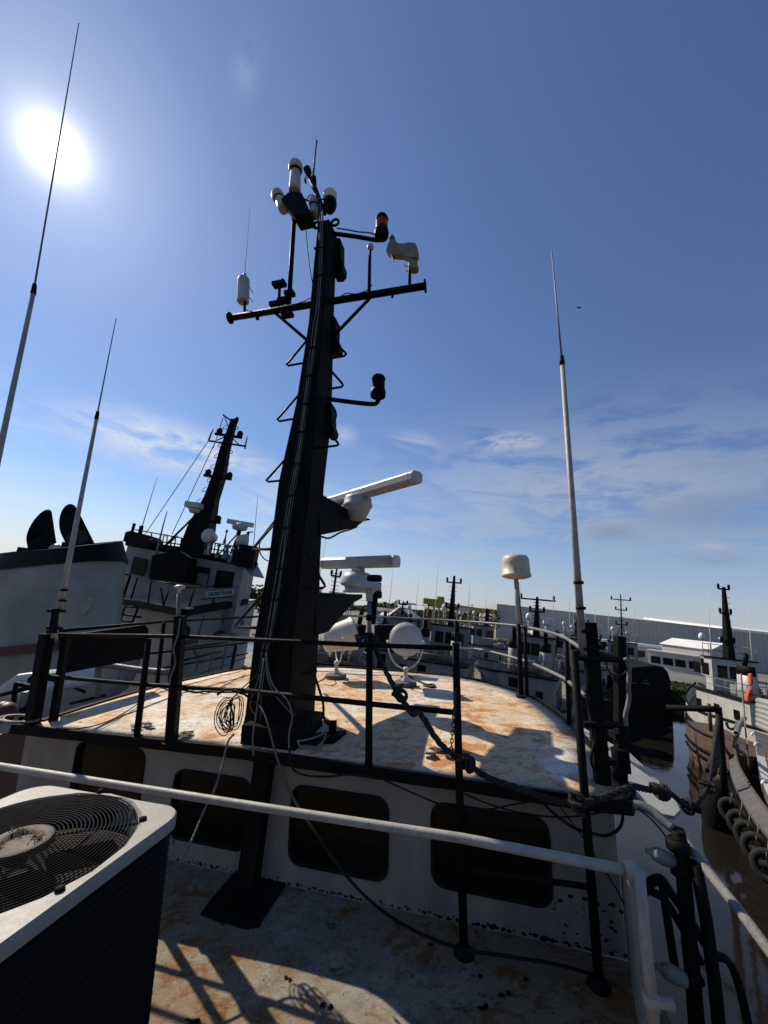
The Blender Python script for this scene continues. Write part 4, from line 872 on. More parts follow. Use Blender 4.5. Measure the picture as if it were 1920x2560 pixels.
cable('cable','thin cable crossing behind the pod antenna to the hook post',[AR(*C1(x,y),-.05) for x,y in ((690,470),(740,490),(800,480),(830,475))],.009,m_cab)
cable('cable','black wire leading from the hook post down the mast top',[AR(*C1(x,y),-.1) for x,y in ((750,395),(790,480),(795,560),(790,640),(808,740),(800,800))],.012,m_cab)
# stays off left side of the mast
b=MB(); b.tube(FR(*C2(545,790)) if False else PS(*C2(540,770),4.2),PS(*C2(355,995),7.2),.024,.024,8); b.tube(PS(*C2(355,998),7.2),PS(*C2(495,998),5.0),.022,.022,8); tag(b.build('stay_pipe',m_blk),'black stay pipes bracing the mast from the far left railing','brace')
b=MB(); b.tube(PS(*C2(430,1290),5.2),PS(*C2(235,1510),8.2),.024,.024,8); b.tube(PS(*C2(235,1518),8.2),PS(*C2(400,1525),5.6),.024,.024,8); tag(b.build('stay_pipe',m_blk),'lower pair of black stay pipes left of the mast','brace')
# ================================================================== SETTING
b=MB(); b.add([(-2500,-400,0),(2500,-400,0),(2500,3500,0),(-2500,3500,0)],[(0,1,2,3)]); struct(b.build('water',m_water,frame=WORLD,base=V((0,0,0))))
GZ=2.2
shore=[(-2400,150),(-300,120),(-60,100),(-25,92),(0,86),(14,82),(30,74),(40,66),(46,60),(52,57),(70,54),(110,52),(400,60),(2400,300)]
b=MB(); n=len(shore); vs=[V((x,y,-1.5)) for x,y in shore]+[V((x,y,.3)) for x,y in shore]+[V((x*1.02,y+7,GZ)) for x,y in shore]+[V((x*3,y+3200,GZ)) for x,y in shore]
b.add(vs,[(k*n+i,k*n+i+1,(k+1)*n+i+1,(k+1)*n+i) for k in range(3) for i in range(n-1)]); struct(b.build('ground',m_conc,frame=WORLD,base=V((0,0,0))))
def sheet(name,px,z,mat,D=None):
    b=MB(); b.prism([ZW(u,v,z) for u,v in px],(0,0,-.003)); return b.build(name,mat,frame=WORLD)
# grass bank along the shore: sheets following the ground
def bank(name,x0,x1,z_off,dep,mat,lab):
    pts=[(x,y) for x,y in shore]; S_=[]
    xs=[x0+(x1-x0)*k/24 for k in range(25)]
    def yat(x):
        for (a,ya),(c,yc) in zip(pts,pts[1:]):
            if a<=x<=c: return ya+(yc-ya)*(x-a)/(c-a)
    b=MB(); R_=[]; rr=random.Random(4)
    for x in xs:
        y=yat(x); R_.append([V((x,y+.0,.3+z_off)),V((x*1.02,y+7,GZ+z_off+.05)),V((x*1.02,y+7+dep*rr.uniform(.93,1.05),GZ+z_off))])
    for a,c in zip(R_,R_[1:]):
        b.add([a[0],c[0],c[1],a[1]],[(0,1,2,3)]); b.add([a[1],c[1],c[2],a[2]],[(0,1,2,3)])
    for i in range(9000):       # tufts
        x=rr.uniform(x0,x1); y=yat(x); t=rr.random(); 
        if t<.7: yy=y+7*t/.7*1.0; zz=.3+(GZ-.3)*t/.7
        else: yy=y+7+dep*(t-.7)/.3; zz=GZ
        h_=rr.uniform(.08,.35); a=rr.uniform(0,3.14); dx=V((math.cos(a),math.sin(a),0))*rr.uniform(.08,.25)
        p=V((x*(1+.02*min(1,t/.7)),yy,zz+z_off)); b.add([p-dx,p+dx,p+V((rr.uniform(-.2,.2),rr.uniform(-.2,.2),h_))],[(0,1,2)])
    return stuff(b.build(name,mat,frame=WORLD),lab,'grass')
bank('grass',36,62,.03,18,m_gr,'green weedy grass bank beyond the black fender at the right')
bank('grass',-12,30,.03,26,m_gr,'strip of green lawn between the tugs in the middle distance')
o=sheet('road',[C7(700,778),C7(1040,845),C7(1250,900),C7(1659,980),C7(1659,940),C7(1100,818),C7(760,765)],GZ+.012,m_conc); struct(o)
# ---- warehouse
def wall_between(b,p,q_,h,depth):
    p=V(p);q_=V(q_); d=(q_-p).normalized(); n_=V((-d.y,d.x,0)); 
    b.prism([p,q_,q_+n_*depth,p+n_*depth],(0,0,h))
wa=PW(1239,1600,165); wa.z=GZ; wb=PW(1960,1700,150); wb.z=GZ; e=(wb-wa); wb=wa+e*1.5
t0=PW(1239,1511,165).z-GZ; t1=PW(1920,1584,wb.y).z-GZ
wt=thing('warehouse','huge long grey warehouse stretching along the right horizon','warehouse',(wa+wb)/2,frame=WORLD)
hgt=t0; b=MB(); n_=V((-e.y,e.x,0)).normalized(); b.prism([wa,wb,wb+n_*60,wa+n_*60],(0,0,hgt))
d_=e.normalized(); k=0
while k<e.length*1.5:
    p=wa+d_*k; b.box(p+V((0,0,hgt/2))-n_*.05,(.25,.12,hgt),(d_,n_,UP)); k+=1.6
b.build('wall',m_wh,wt)
b=MB(); s0=.55; b.prism([wa+e*1.5*s0-n_*.4,wb-n_*.4,wb+n_*60,wa+e*1.5*s0+n_*60],(0,0,.9)); 
for i,vtx in enumerate(b.v): vtx.z+=hgt-.1+(3.2 if i in(2,3,6,7) else 0)
b.build('white_roof_edge',m_wtrim,wt)
b=MB(); b.prism([wa-n_*.2,wa+e*1.5*s0-n_*.2,wa+e*1.5*s0+n_*60,wa+n_*60],(0,0,.35)); 
for vtx in b.v: vtx.z+=hgt-.02
b.build('roof_edge',m_wh,wt)
for (s_,hh) in ((.16,.34),(.24,.34),(.3,.34)):
    b=MB(); p=wa+e*s_; b.box(p-n_*.15+UP*hgt*hh,(3.2,.2,2.2),(d_,n_,UP)); b.build('vent',m_grey,wt)
# white band of a lower annex
ann=thing('annex','long low grey annex with a white roof band in front of the warehouse','building',PW(1500,1650,135),frame=WORLD)
aa=PW(1330,1618,140); aa.z=GZ; ab=PW(1800,1640,128); ab.z=GZ; e2=(ab-aa); n2=V((-e2.y,e2.x,0)).normalized(); d2=e2.normalized()
hz=PW(1330,1583,140).z-GZ
b=MB(); b.prism([aa,ab,ab+n2*8,aa+n2*8],(0,0,hz)); b.build('wall',m_wh,ann)
b=MB(); b.prism([aa-n2*.4,ab-n2*.4,ab+n2*8,aa+n2*8],(0,0,.8)); 
for vtx in b.v: vtx.z+=hz
b.build('white_roof',m_wtrim,ann)
for k in range(7):
    p=aa+e2*(.08+.13*k); b=MB(); b.box(p-n2*.06+UP*hz*.5,(2.2,.12,2.0),(d2,n2,UP)); b.build('window',m_glass,ann)
# white shed
sh=thing('metal_shed','white metal shed with a shining ridged roof in front of the warehouse','shed',PW(1700,1640,118),frame=WORLD)
sa=PW(*C7(818,668),118); sb=PW(*C7(1200,700),106); sa.z=GZ; sb.z=GZ; e3=sb-sa; d3=e3.normalized(); n3=V((-d3.y,d3.x,0))
ez=PW(*C7(845,612),118).z-GZ; rz=PW(*C7(838,560),118).z-GZ
b=MB(); b.prism([sa,sb,sb+n3*10,sa+n3*10],(0,0,ez)); b.prism([sa+UP*ez,sa+n3*5+UP*rz,sa+n3*10+UP*ez],d3*e3.length); b.build('wall',m_wh,sh)
b=MB(); 
for z0,z1,y0,y1 in ((ez,rz,-.4,5),(ez,rz,10.4,5)):
    P_=[sa-d3*.5+n3*y0+UP*(z0+.05),sb+d3*.5+n3*y0+UP*(z0+.05),sb+d3*.5+n3*y1+UP*(z1+.2),sa-d3*.5+n3*y1+UP*(z1+.2)]; b.prism(P_,(0,0,.15))
b.build('roof',m_wtrim,sh)
b=MB(); b.prism([sa-d3*.1,sa-d3*.1+n3*10,sa-d3*.1+n3*10+UP*ez,sa-d3*.1+n3*5+UP*rz,sa-d3*.1+UP*ez],d3*.08); b.build('gable',m_wtrim,sh)
for k in (.35,.6,.85):
    b=MB(); b.box(sa+e3*k-n3*.05+UP*ez*.5,(1.6,.12,1.8),(d3,n3,UP)); b.build('window',m_glass,sh)
lo=thing('low_building','long low grey building with a white eave behind the parked truck','building',PW(1650,1650,108),frame=WORLD)
la=PW(*C7(700,765),112); lb_=PW(*C7(1110,830),104); la.z=GZ; lb_.z=GZ; e4=lb_-la; d4=e4.normalized(); n4=V((-d4.y,d4.x,0)); lh=PW(*C7(700,655),112).z-GZ
b=MB(); b.prism([la,lb_,lb_+n4*4,la+n4*4],(0,0,lh)); b.build('wall',m_wh,lo)
b=MB(); b.prism([la-n4*.8,lb_-n4*.8,lb_+n4*4.2,la+n4*4.2],(0,0,.3)); 
for vtx in b.v: vtx.z+=lh
b.build('roof',m_wtrim,lo)
for k in (.17,.42,.66,.92):
    b=MB(); b.box(la+e4*k-n4*.05+UP*lh*.5,(2.2,.1,1.8),(d4,n4,UP)); w_=b.build('window',m_glass,lo)
# ---- cars
def car(px,z,head,mat,lab,truck=False,name='parked_car'):
    p=ZW(*px,z); h=V((math.sin(head),math.cos(head),0)); r_=V((h.y,-h.x,0)); t=thing(name,lab,'pickup truck' if truck else 'car',p,'vehicles parked in the yard',WORLD)
    W_,L_=(.95,2.6) if truck else (.88,2.2)
    prof=[(-L_,.35),(-L_,.95),(-L_*.3 if truck else -L_*.75,1.0),(-L_*.28 if truck else -L_*.55,1.65),(L_*.22,1.65 if truck else 1.42),(L_*.45,1.1),(L_*.95,.98),(L_,.7),(L_,.35)]
    if not truck: prof[3]=(-L_*.5,1.42)
    b=MB(); b.prism([p+h*a-r_*W_+UP*z_ for a,z_ in prof],r_*2*W_); b.build('body',mat,t,bevel=.08)
    b=MB(); 
    b.prism([p+h*a-r_*(W_+.01)+UP*z_ for a,z_ in ((-L_*.22,1.1),(-L_*.2,1.5),(L_*.18,1.5),(L_*.38,1.1))],r_*(2*W_+.02)); b.prism([p+h*(L_*.26)-r_*W_*.85+UP*1.5,p+h*(L_*.26)+r_*W_*.85+UP*1.5,p+h*(L_*.46)+r_*W_*.9+UP*1.13,p+h*(L_*.46)-r_*W_*.9+UP*1.13],h*.03); b.build('window',m_glass,t)
    for sx in(-1,1):
        for a in(-.62,.62):
            b=MB(); b.lathe(p+h*a*L_+r_*sx*(W_-.12)+UP*.34,[(.34,0),(.34,.2),(.2,.22)],r_*sx,14); b.build('wheel',m_tyre,t)
        b=MB(); b.box(p+h*(L_+.01)+r_*sx*W_*.7+UP*.75,(.3,.05,.18),(r_,h,UP)); b.build('headlight',m_glass if mat is m_card else m_carg,t)
    return t
car(C7(855,790),GZ,math.pi+.5,m_truck,'white pickup truck parked by the low grey building',True,'pickup_truck')
car(C7(945,795),GZ,1.3,m_carred,'dark red car parked right of the white pickup')
car(C8(893,752),GZ,1.4,m_card,'black pickup truck standing on the lawn between the tugs',True,'pickup_truck')
for k,(px,mt,lab,hd) in enumerate(((C8(775,690),m_carg,'silver car leftmost of the row beyond the near tug','' ),(C8(800,688),m_card,'black car second in the row beyond the near tug',''),(C8(828,684),m_truck,'white car third in the row beyond the near tug',''),(C8(852,682),m_carg,'silver car at the right end of the row beyond the near tug',''),(C11(910,975),m_truck,'white car parked below the brown shed behind the mushroom pole',''),(C11(1435,1035),m_truck,'white car just right of the right searchlight',''),(C11(1440,1000),m_carg,'silver car behind the white one right of the searchlight',''))):
    car(px,GZ,1.2+.2*k,mt,lab)
# ---- left far buildings
bs=thing('shed','long brown roofed shed far behind the left tugs','shed',PW(960,1520,210),frame=WORLD)
def blockb(pxl,pxr,vt,vb,D,depth,mat,parent,name='wall'):
    a=PW(*pxl,D); c=PW(*pxr,D); zt_=PW(pxl[0],vt,D).z; b=MB(); b.prism([V((a.x,D,GZ)),V((c.x,D,GZ)),V((c.x,D+depth,GZ)),V((a.x,D+depth,GZ))],(0,0,zt_-GZ)); return b.build(name,mat,parent)
blockb(C11(830,820),C11(1170,820),C11(0,800)[1],0,190,30,m_wh,bs)
a=PW(*C11(820,850),190); c=PW(*C11(1180,850),190); zt_=PW(*C11(850,770),190).z; b=MB(); b.prism([V((a.x,189,zt_-2.5)),V((c.x,189,zt_-2.5)),V((c.x,200,zt_)),V((a.x,200,zt_))],(0,0,.2)); b.prism([V((a.x,200,zt_)),V((c.x,200,zt_)),V((c.x,222,zt_-2.5)),V((a.x,222,zt_-2.5))],(0,0,.2)); b.build('roof',m_brown,bs)
bb=thing('dark_shed','long dark blue flat roofed hall behind the gabled office','hall',PW(1030,1530,185),frame=WORLD)
blockb(C11(1195,800),C11(1405,800),C11(0,778)[1],0,180,25,m_blue,bb)
b2=thing('tan_hall','long tan hall right of the dark blue hall','hall',PW(1080,1535,182),frame=WORLD)
blockb(C11(1410,850),C11(1700,880),C11(0,822)[1],0,183,25,m_brown,b2)
gb=thing('gabled_office','dark blue gabled office with pale lettering and a grey roof','building',PW(1000,1545,150),frame=WORLD)
D=150; P_=[PW(*C11(1060,905),D),PW(*C11(1060,868),D),PW(*C11(1175,783),D),PW(*C11(1290,885),D),PW(*C11(1290,905),D)]
b=MB(); b.prism(P_+[V((P_[4].x,D,GZ)),V((P_[0].x,D,GZ))],(0,14,0)); b.build('gable',m_blue,gb)
b=MB(); a=P_[2]+V((0,-.5,.2)); c=P_[3]+V((.8,-.5,-.4)); e_=P_[1]+V((-.8,-.5,-.4)); b.prism([a,c,c+V((5,16,0)),a+V((5,16,0))],(0,0,.25)); b.prism([a,e_,e_+V((0,16,0)),a+V((0,16,0))],(0,0,.25)); b.build('roof',m_wh,gb)
def text(s_,pos,xd,yd,size,mat,parent,name='lettering'):
    cu=bpy.data.curves.new('t','FONT'); cu.body=s_; cu.size=1; cu.align_x='CENTER'; cu.align_y='CENTER'; cu.extrude=.01; cu.offset=.015
    to=bpy.data.objects.new('t',cu); col.objects.link(to); dg=bpy.context.evaluated_depsgraph_get(); me=bpy.data.meshes.new_from_object(to.evaluated_get(dg)); bpy.data.objects.remove(to)
    zd=xd.cross(yd).normalized(); base=V(parent['_b'])
    for vt in me.vertices: vt.co=pos+xd*(vt.co.x*size)+yd*(vt.co.y*size)+zd*(vt.co.z*size)-base
    me.materials.clear(); me.materials.append(mat); o=bpy.data.objects.new(name,me); col.objects.link(o); o.parent=parent; o['_b']=tuple(base); return o
b=MB(); c_=PW(*C11(1165,825),D-.1); b.box(c_,(2.4,.05,.25)); b.box(c_+V((-.7,0,.6)),(.3,.05,1.3)); b.box(c_+V((.7,0,.6)),(.3,.05,1.3)); b.box(c_+V((0,0,.9)),(1.0,.05,.25)); b.box(c_+V((0,0,-1.2)),(4,.05,.35)); b.build('emblem',m_wh,gb)
tn=thing('awning','small white pitched awning left of the gabled office','awning',PW(*C11(985,870),155),frame=WORLD)
b=MB(); b.prism([PW(*C11(920,872),153),PW(*C11(1030,880),153),PW(*C11(1040,850),158),PW(*C11(950,838),158)],(0,0,.2)); b.build('roof',m_wtrim,tn)
b=MB()
for px in ((930,875),(1025,882)): p=PW(*C11(*px),153.2); b.tube(p,V((p.x,p.y,GZ)),.12,.12,6)
b.build('post',m_grey,tn)
te=thing('tent','pale peaked tent roof above the dark board between the searchlights','tent',PW(*C11(1075,980),120),frame=WORLD)
b=MB(); ctr_=PW(*C11(1075,900),120); l_=PW(*C11(1015,985),120); r_=PW(*C11(1140,985),120); hw=(r_-l_).length/2; z_=l_.z
b.loft([[V((ctr_.x+sx*hw*k_,120+sy*hw*k_,z_+(ctr_.z-z_)*h_)) for sx,sy in ((-1,-1),(1,-1),(1,1),(-1,1))] for k_,h_ in ((1,0),(.55,.35),(.2,.75),(.02,1))],sm=False); b.build('canopy',m_cream,te)
b=MB(); 
for sx in(-1,1):
    for sy in(-1,1): p=V((ctr_.x+sx*hw*.97,120+sy*hw*.97,z_)); b.tube(p,V((p.x,p.y,GZ)),.08,.08,6)
b.build('leg',m_grey,te)
# flag
fl=thing('flagpole','thin flagpole with a small striped flag left of the yellow gantry','flagpole',PW(*C8(222,520),140),frame=WORLD)
b=MB(); p=PW(*C8(222,405),140); b.tube(V((p.x,p.y,GZ)),p,.10,.06,6); b.build('pole',m_wtrim,fl)
b=MB(); p=PW(*C8(223,418),140)
for k in range(7): b.prism([p+V((0,0,-k*.32)),p+V((3.0,.2,-k*.32-1.0)),p+V((3.0,.2,-k*.32-1.0-.16)),p+V((0,0,-k*.32-.16))],(0,.05,0))
b.build('flag',m_red,fl)
# ---- yellow gantry
ga=thing('gantry_crane','long yellow gantry runway on many legs behind the near tugs','gantry crane',PW(*C8(560,540),135),frame=WORLD)
pts=[(*C8(262,388),118),(*C8(380,405),123),(*C8(560,437),135),(*C8(700,455),150),(*C8(862,467),168)]
b=MB(); Pt=[PW(*p) for p in pts]; 
for a,c in zip(Pt,Pt[1:]): b.bar(a,c,.9,1.9,UP); b.bar(a+V((5,7,0)),c+V((5,7,0)),.6,1.0,UP)
b.build('runway_beam',m_yel,ga)
for k in range(11):
    t=k/10*(len(Pt)-1); i=min(int(t),len(Pt)-2); p=Pt[i].lerp(Pt[i+1],t-i); b=MB(); b.bar(p,V((p.x-(1.0 if k==0 else 0),p.y,GZ)),.4,.4); q_=p+V((5,7,0)); b.build('leg',m_yel,ga)
    if k%2: b=MB(); b.bar(q_,V((q_.x,q_.y,GZ)),.3,.3); b.build('leg',m_yel,ga)
b=MB(); p=PW(*C8(300,378),117); b.box(p,(6,3,1.6)); b.box(p+V((2,0,1.2)),(2,2,1)); b.build('trolley',m_yel,ga)
ut=thing('utility_pole','dark utility pole beside the yellow gantry','pole',PW(*C8(392,540),110),frame=WORLD)
b=MB(); p=PW(*C8(392,370),110); b.tube(V((p.x,p.y,GZ)),p,.2,.14,8); b.build('pole',m_bark,ut)
b=MB(); b.bar(p+V((-1,0,-1)),p+V((1,0,-1)),.12,.12); b.build('crossarm',m_bark,ut)
b=MB(); a=PW(880,1498,130); c=PW(1068,1514,115); b.path([a,(a+c)/2+V((0,0,-.4)),c],.05,5); tag(b.build('power_line',m_cab,frame=WORLD),'thin power line crossing the sky toward the gantry','power line')
# ---- trees
def tree(px,D,h,w_,lab,grp='trees beyond the yard'):
    p=PW(*px,D); p.z=GZ; t=thing('tree',lab,'tree',p,grp,WORLD); rr=random.Random(int(p.x*13+D))
    b=MB(); b.path([p,p+V((.1,0,h*.35)),p+V((.3,0,h*.7))],[.35,.25,.1],7)
    for k in range(4): a=rr.uniform(0,6.28); q_=p+V((0,0,h*rr.uniform(.35,.55))); b.tube(q_,q_+V((math.cos(a)*w_*.6,math.sin(a)*w_*.6,h*.25)),.12,.04,5)
    b.build('trunk',m_bark,t)
    b=MB(); cl=[(V((rr.uniform(-1,1)*w_*.7,rr.uniform(-1,1)*w_*.5,h*rr.uniform(.5,.85))),rr.uniform(.28,.5)*w_) for _ in range(9)]
    for c_,r_ in cl:
        for k in range(70):
            d_=V((rr.gauss(0,1),rr.gauss(0,1),rr.gauss(0,1))).normalized()*r_*rr.uniform(.6,1.05); q_=p+c_+d_; s_=rr.uniform(.25,.5)
            x_,y_=perp(V((rr.gauss(0,1),rr.gauss(0,1),rr.gauss(0,1)+.5))); b.add([q_-x_*s_,q_+y_*s_*.6,q_+x_*s_,q_-y_*s_*.6],[(0,1,2,3)])
    b.build('crown',m_leaf,t)
tl=(((640,1480),95,9.6,5,'leftmost dense tree behind the mast on the left horizon'),((662,1482),98,9.2,5,'tree between two others just left of the mast'),((684,1485),92,8.8,4,'tree closest to the left side of the mast'),((850,1505),150,10,5,'tree right of the mast above the radar bracket'),((1085,1540),160,12,6,'tree seen under the yellow gantry at left'),((1110,1540),150,11,6,'tree seen under the middle of the yellow gantry'),((1135,1545),165,12,6,'tree under the gantry just right of the thin mast'),((1165,1548),160,11.5,6,'tree under the gantry behind the white domes'),((1225,1555),158,11,5,'tree by the left end of the warehouse'),((-22,1400),60,10.6,3,'dark tree at the left edge behind the funnel'))
for a in tl: tree(*a)
b=MB(); rr=random.Random(9)
for i in range(9000):
    az=rr.uniform(-1.2,1.0); D=rr.uniform(420,520); x_=D*math.tan(az*.8); hh=7+4*math.sin(x_*.013)+2.5*math.sin(x_*.05+1)+2*math.sin(x_*.11); z_=GZ+rr.random()**.6*hh+rr.uniform(0,.8)
    s_=rr.uniform(1.2,2.6); q_=V((x_,D,z_)); a=V((rr.gauss(0,1),rr.gauss(0,1)-1,rr.gauss(0,1))); x2,y2=perp(a); b.add([q_-x2*s_,q_+y2*s_*.7,q_+x2*s_,q_-y2*s_*.7],[(0,1,2,3)])
stuff(b.build('distant_wood',m_leaf,frame=WORLD),'dark far wood along the horizon behind the yard','wood')
# bird
bd=thing('bird','small dark bird flying in the sky right of the right whip antenna','bird',PW(1449,770,14),frame=WORLD); p=V(bd['_b'])
b=MB(); b.lathe(p-V((.06,0,0)),[(0,-.05),(.02,0),(.03,.05),(.02,.1),(0,.14)],V((1,0,.3)),8); 
for s_ in(-1,1): b.add([p+V((-.03,0,0)),p+V((.04,0,0)),p+V((.04+.05*s_,0,.05)),p+V((.10*s_,.02,.06)),p+V((.15*s_-.02,.02,.02))],[(0,1,2,3,4)])
b.build('body',m_blk,bd)
# ================================================================== OTHER BOATS
def railing(b,P,h,n_rails=2,r=.03,posts=None):
    P=[V(p) for p in P]
    for k in range(n_rails):
        z_=h*(1-k/n_rails); b.path([p+UP*z_ for p in P],r,6)
    for a,c in zip(P,P[1:]):
        m_=max(1,int((c-a).length/ (posts or 1.2)))
        for k in range(m_+1): p=a.lerp(c,k/m_); b.tube(p,p+UP*h,r,r,6)
def tug(lab,px,z,D_,head,L=22,W_=3.6,s=1.0,hull=None,house=None,mast_h=8,fun=True,cross=((.96,1.6),(.72,1.2)),name='tugboat',tilt=0,rake=0,hs=1.4,wh_off=.12,maststyle=0):
    hull=hull or m_blk; house=house or m_dirtyw
    p=PW(*px,D_); p.z=0
    fr=MX.Translation(p)@MX.Rotation(-head,4,'Z')@MX.Rotation(tilt,4,'Y')@MX.Scale(hs,4,V((0,0,1)))
    t=bpy.data.objects.new(name,None); col.objects.link(t); t.matrix_world=fr; t['_b']=(0,0,0); tag(t,lab,'tugboat','tugboats moored across the basin')
    L2=L/2
    def bw(y): 
        u=y/L2; return W_*(1-max(0,u)**2.6*.97)*(1-.22*max(0,-u)**4)
    def sheer(y): return 1.5+1.5*max(0,y/L2)**2+.25*max(0,-y/L2)
    ys=[-L2+L*k/16 for k in range(17)]
    b=MB(); R_=[]
    for y in ys: w1=bw(y); z1=sheer(y); R_.append([V((w1,y,z1)),V((w1*.97,y*.985,.6)),V((w1*.85,y*.95,-1)),V((-w1*.85,y*.95,-1)),V((-w1*.97,y*.985,.6)),V((-w1,y,z1))])
    b.loft(R_,sm=False); b.build('hull',hull,t)
    b=MB()
    for sx in(-1,1):
        R_=[[V((sx*bw(y),y,sheer(y))),V((sx*bw(y),y,sheer(y)+.85)),V((sx*(bw(y)-.1),y,sheer(y)+.85)),V((sx*(bw(y)-.1),y,sheer(y)))] for y in ys]; b.loft(R_,sm=False)
    b.build('bulwark',house if hull is not m_blk else hull,t)
    b=MB(); b.path([V((bw(y),y,sheer(y)+.9)) for y in ys],.10,6); b.path([V((-bw(y),y,sheer(y)+.9)) for y in ys],.10,6); b.path([V((bw(y)+.05,y,sheer(y)-.1)) for y in ys],.16,6); b.path([V((-bw(y)-.05,y,sheer(y)-.1)) for y in ys],.16,6); b.build('rub_rail',m_blk,t)
    def house_block(y0,y1,w,z0,z1,nm,inset=.15):
        b=MB(); ring=lambda z_,k: [V((w*k,y0,z_)),V((w*k,y1-.8,z_)),V((w*.55*k,y1,z_)),V((-w*.55*k,y1,z_)),V((-w*k,y1-.8,z_)),V((-w*k,y0,z_))]
        b.loft([ring(z0,1),ring(z1,.985)],sm=False); o=b.build(nm,house,t)
        b=MB(); r2=[V((x*1.06,y+(.2 if y>y1-1 else -.2),z1)) for x,y,_ in [(q_.x,q_.y,0) for q_ in ring(z1,1)]]; b.prism(r2,(0,0,.10)); b.build('deck_edge',m_blk,t)
        return o
    z1=sheer(0); y0=-L2*.45; y1=L2*.55
    house_block(y0,y1,W_*.66,z1-.2,z1+2.3,'deckhouse')
    wy0=L*wh_off; wy1=y1-.5; wz=z1+2.4
    house_block(wy0,wy1,W_*.5,wz,wz+2.3,'wheelhouse')
    def win(c,sz,nrm):
        n_=V(nrm).normalized(); x_=V((n_.y,-n_.x,0)); b=MB(); b.box(V(c)+n_*.02,(sz[0]+.12,.05,sz[1]+.12),(x_,n_,UP)); f=b.build('window',m_gask,t)
        b=MB(); b.box(V(c)+n_*.05,(sz[0],.03,sz[1]),(x_,n_,UP)); b.build('pane',m_glass,f)
    for sx in(-1,1):
        for k in range(2): win((sx*W_*.5*.985,wy0+1.0+k*1.35,wz+1.45),(.95,.75),(sx,0,0))
        for k in range(3): win((sx*W_*.66,y0+1.6+k*2.6,z1+1.3),(.55,.5),(sx,0,0))
    for k in(-1,0,1): win((k*W_*.27,wy0,wz+1.4),(.8,.75),(0,-1,0))
    for k in(-.6,.6): win((k*W_*.5,y0,z1+1.2),(.7,1.6) if k<0 else (.5,.5),(0,-1,0))
    win((0,wy1,wz+1.5),(1.5,.7),(0,1,0))
    if fun:
        for sx in(-1,1):
            b=MB(); c=V((sx*W_*.38,y0+1.8,z1+2.3)); ring=lambda z_,k,dy: [c+V((.55*k*math.cos(a),dy+1.0*k*math.sin(a),z_)) for a in [2*math.pi*j/14 for j in range(14)]]
            b.loft([ring(0,1,0),ring(1.6,.95,-.1)]); f=b.build('funnel',house,t); b=MB(); b.loft([ring(1.6,.96,-.1),ring(2.2,.93,-.15)]); b.build('funnel_top',m_blk,f); b=MB(); b.tube(c+V((0,0,2.2)),c+V((0,-.4,3.0)),.2,.2,8); b.build('exhaust_pipe',m_blk,f)
    # mast
    mb=V((0,wy0+.6,wz+2.4)); mt=mb+V((0,-rake*mast_h,mast_h))
    b=MB(); w0,w1=(.34,.12) if maststyle==0 else (.12,.08); b.loft([[mb+V((sx*w0,sy*w0*1.3,0)) for sx,sy in ((-1,-1),(1,-1),(1,1),(-1,1))],[mt+V((sx*w1,sy*w1,0)) for sx,sy in ((-1,-1),(1,-1),(1,1),(-1,1))]],sm=False)
    m_=b.build('mast',m_blk,t)
    if maststyle:
        b=MB()
        for sx in(-1,1): b.tube(mb.lerp(mt,.35),mb+V((sx*1.1,.3,0)),.05,.05,6)
        b.build('brace',m_blk,m_)
    for f_,w in cross:
        c=mb.lerp(mt,f_); b=MB(); b.tube(c-V((w,0,0)),c+V((w,0,0)),.07,.07,6)
        for sx in(-1,1): b.lathe(c+V((sx*w*.9,0,.05)),[(.10,0),(.13,.12),(.12,.3),(.05,.36)],UP,8)
        b.build('crossarm',m_blk,m_)
    b=MB()
    b.tube(mb.lerp(mt,.15)-V((0,.2,0)),mb.lerp(mt,.9)-V((0,.2,0)),.02,.02,4)
    for k in range(9):
        c=mb.lerp(mt,.17+.085*k)-V((0,.2,0)); b.tube(c-V((.42,0,0)),c+V((.42,0,0)),.02,.02,4)
    b.build('ladder',m_blk,m_)
    # roof gear
    b=MB(); rz_=wz+2.42; wR=W_*.5
    railing(b,[(-wR,wy0,rz_),(-wR,wy1-.8,rz_),(-wR*.5,wy1,rz_),(wR*.5,wy1,rz_),(wR,wy1-.8,rz_),(wR,wy0,rz_)],.9,2,.03); b.build('roof_rail',m_grey,t)
    b=MB(); q_=W_*.66; railing(b,[(-q_,y0,z1+2.4),(-q_,wy0,z1+2.4)],.95,2,.03); railing(b,[(q_,y0,z1+2.4),(q_,wy0,z1+2.4)],.95,2,.03); railing(b,[(-q_,y0,z1+2.4),(q_,y0,z1+2.4)],.95,2,.03); b.build('deck_rail',m_grey,t)
    rd=MB(); c=V((wR*.4,wy0+2.2,rz_)); rd.tube(c,c+UP*.9,.07); rd.lathe(c+UP*.9,[(.25,0),(.3,.2),(.2,.4)],UP,10); rd.box(c+UP*1.42,(2.0,.18,.16),(V((.9,.43,0)),V((-.43,.9,0)),UP)); rd.build('radar',m_wtrim,t)
    dm=MB(); c=V((-wR*.6,wy0+2.6,rz_)); dm.tube(c,c+UP*1.2,.05); dm.sphere(c+UP*1.4,.3); dm.build('radome',m_wtrim,t)
    for sx,hh in((-.9,5),(.9,3.8)): b=MB(); b.path([V((sx*wR,wy0+.2,rz_)),V((sx*wR,wy0+.2,rz_+hh*.4)),V((sx*wR,wy0,rz_+hh))],[.05,.035,.015],6); b.build('whip_antenna',m_wtrim,t)
    b=MB(); rr=random.Random(int(px[0]))
    for k in range(22):
        x_=rr.uniform(-W_*.75,W_*.75); y_=rr.uniform(-L2*.92,y0-.3); s_=rr.uniform(.2,.6); b.box((x_,y_,sheer(y_)+s_*.3),(s_,s_*rr.uniform(.6,1.6),s_*.9))
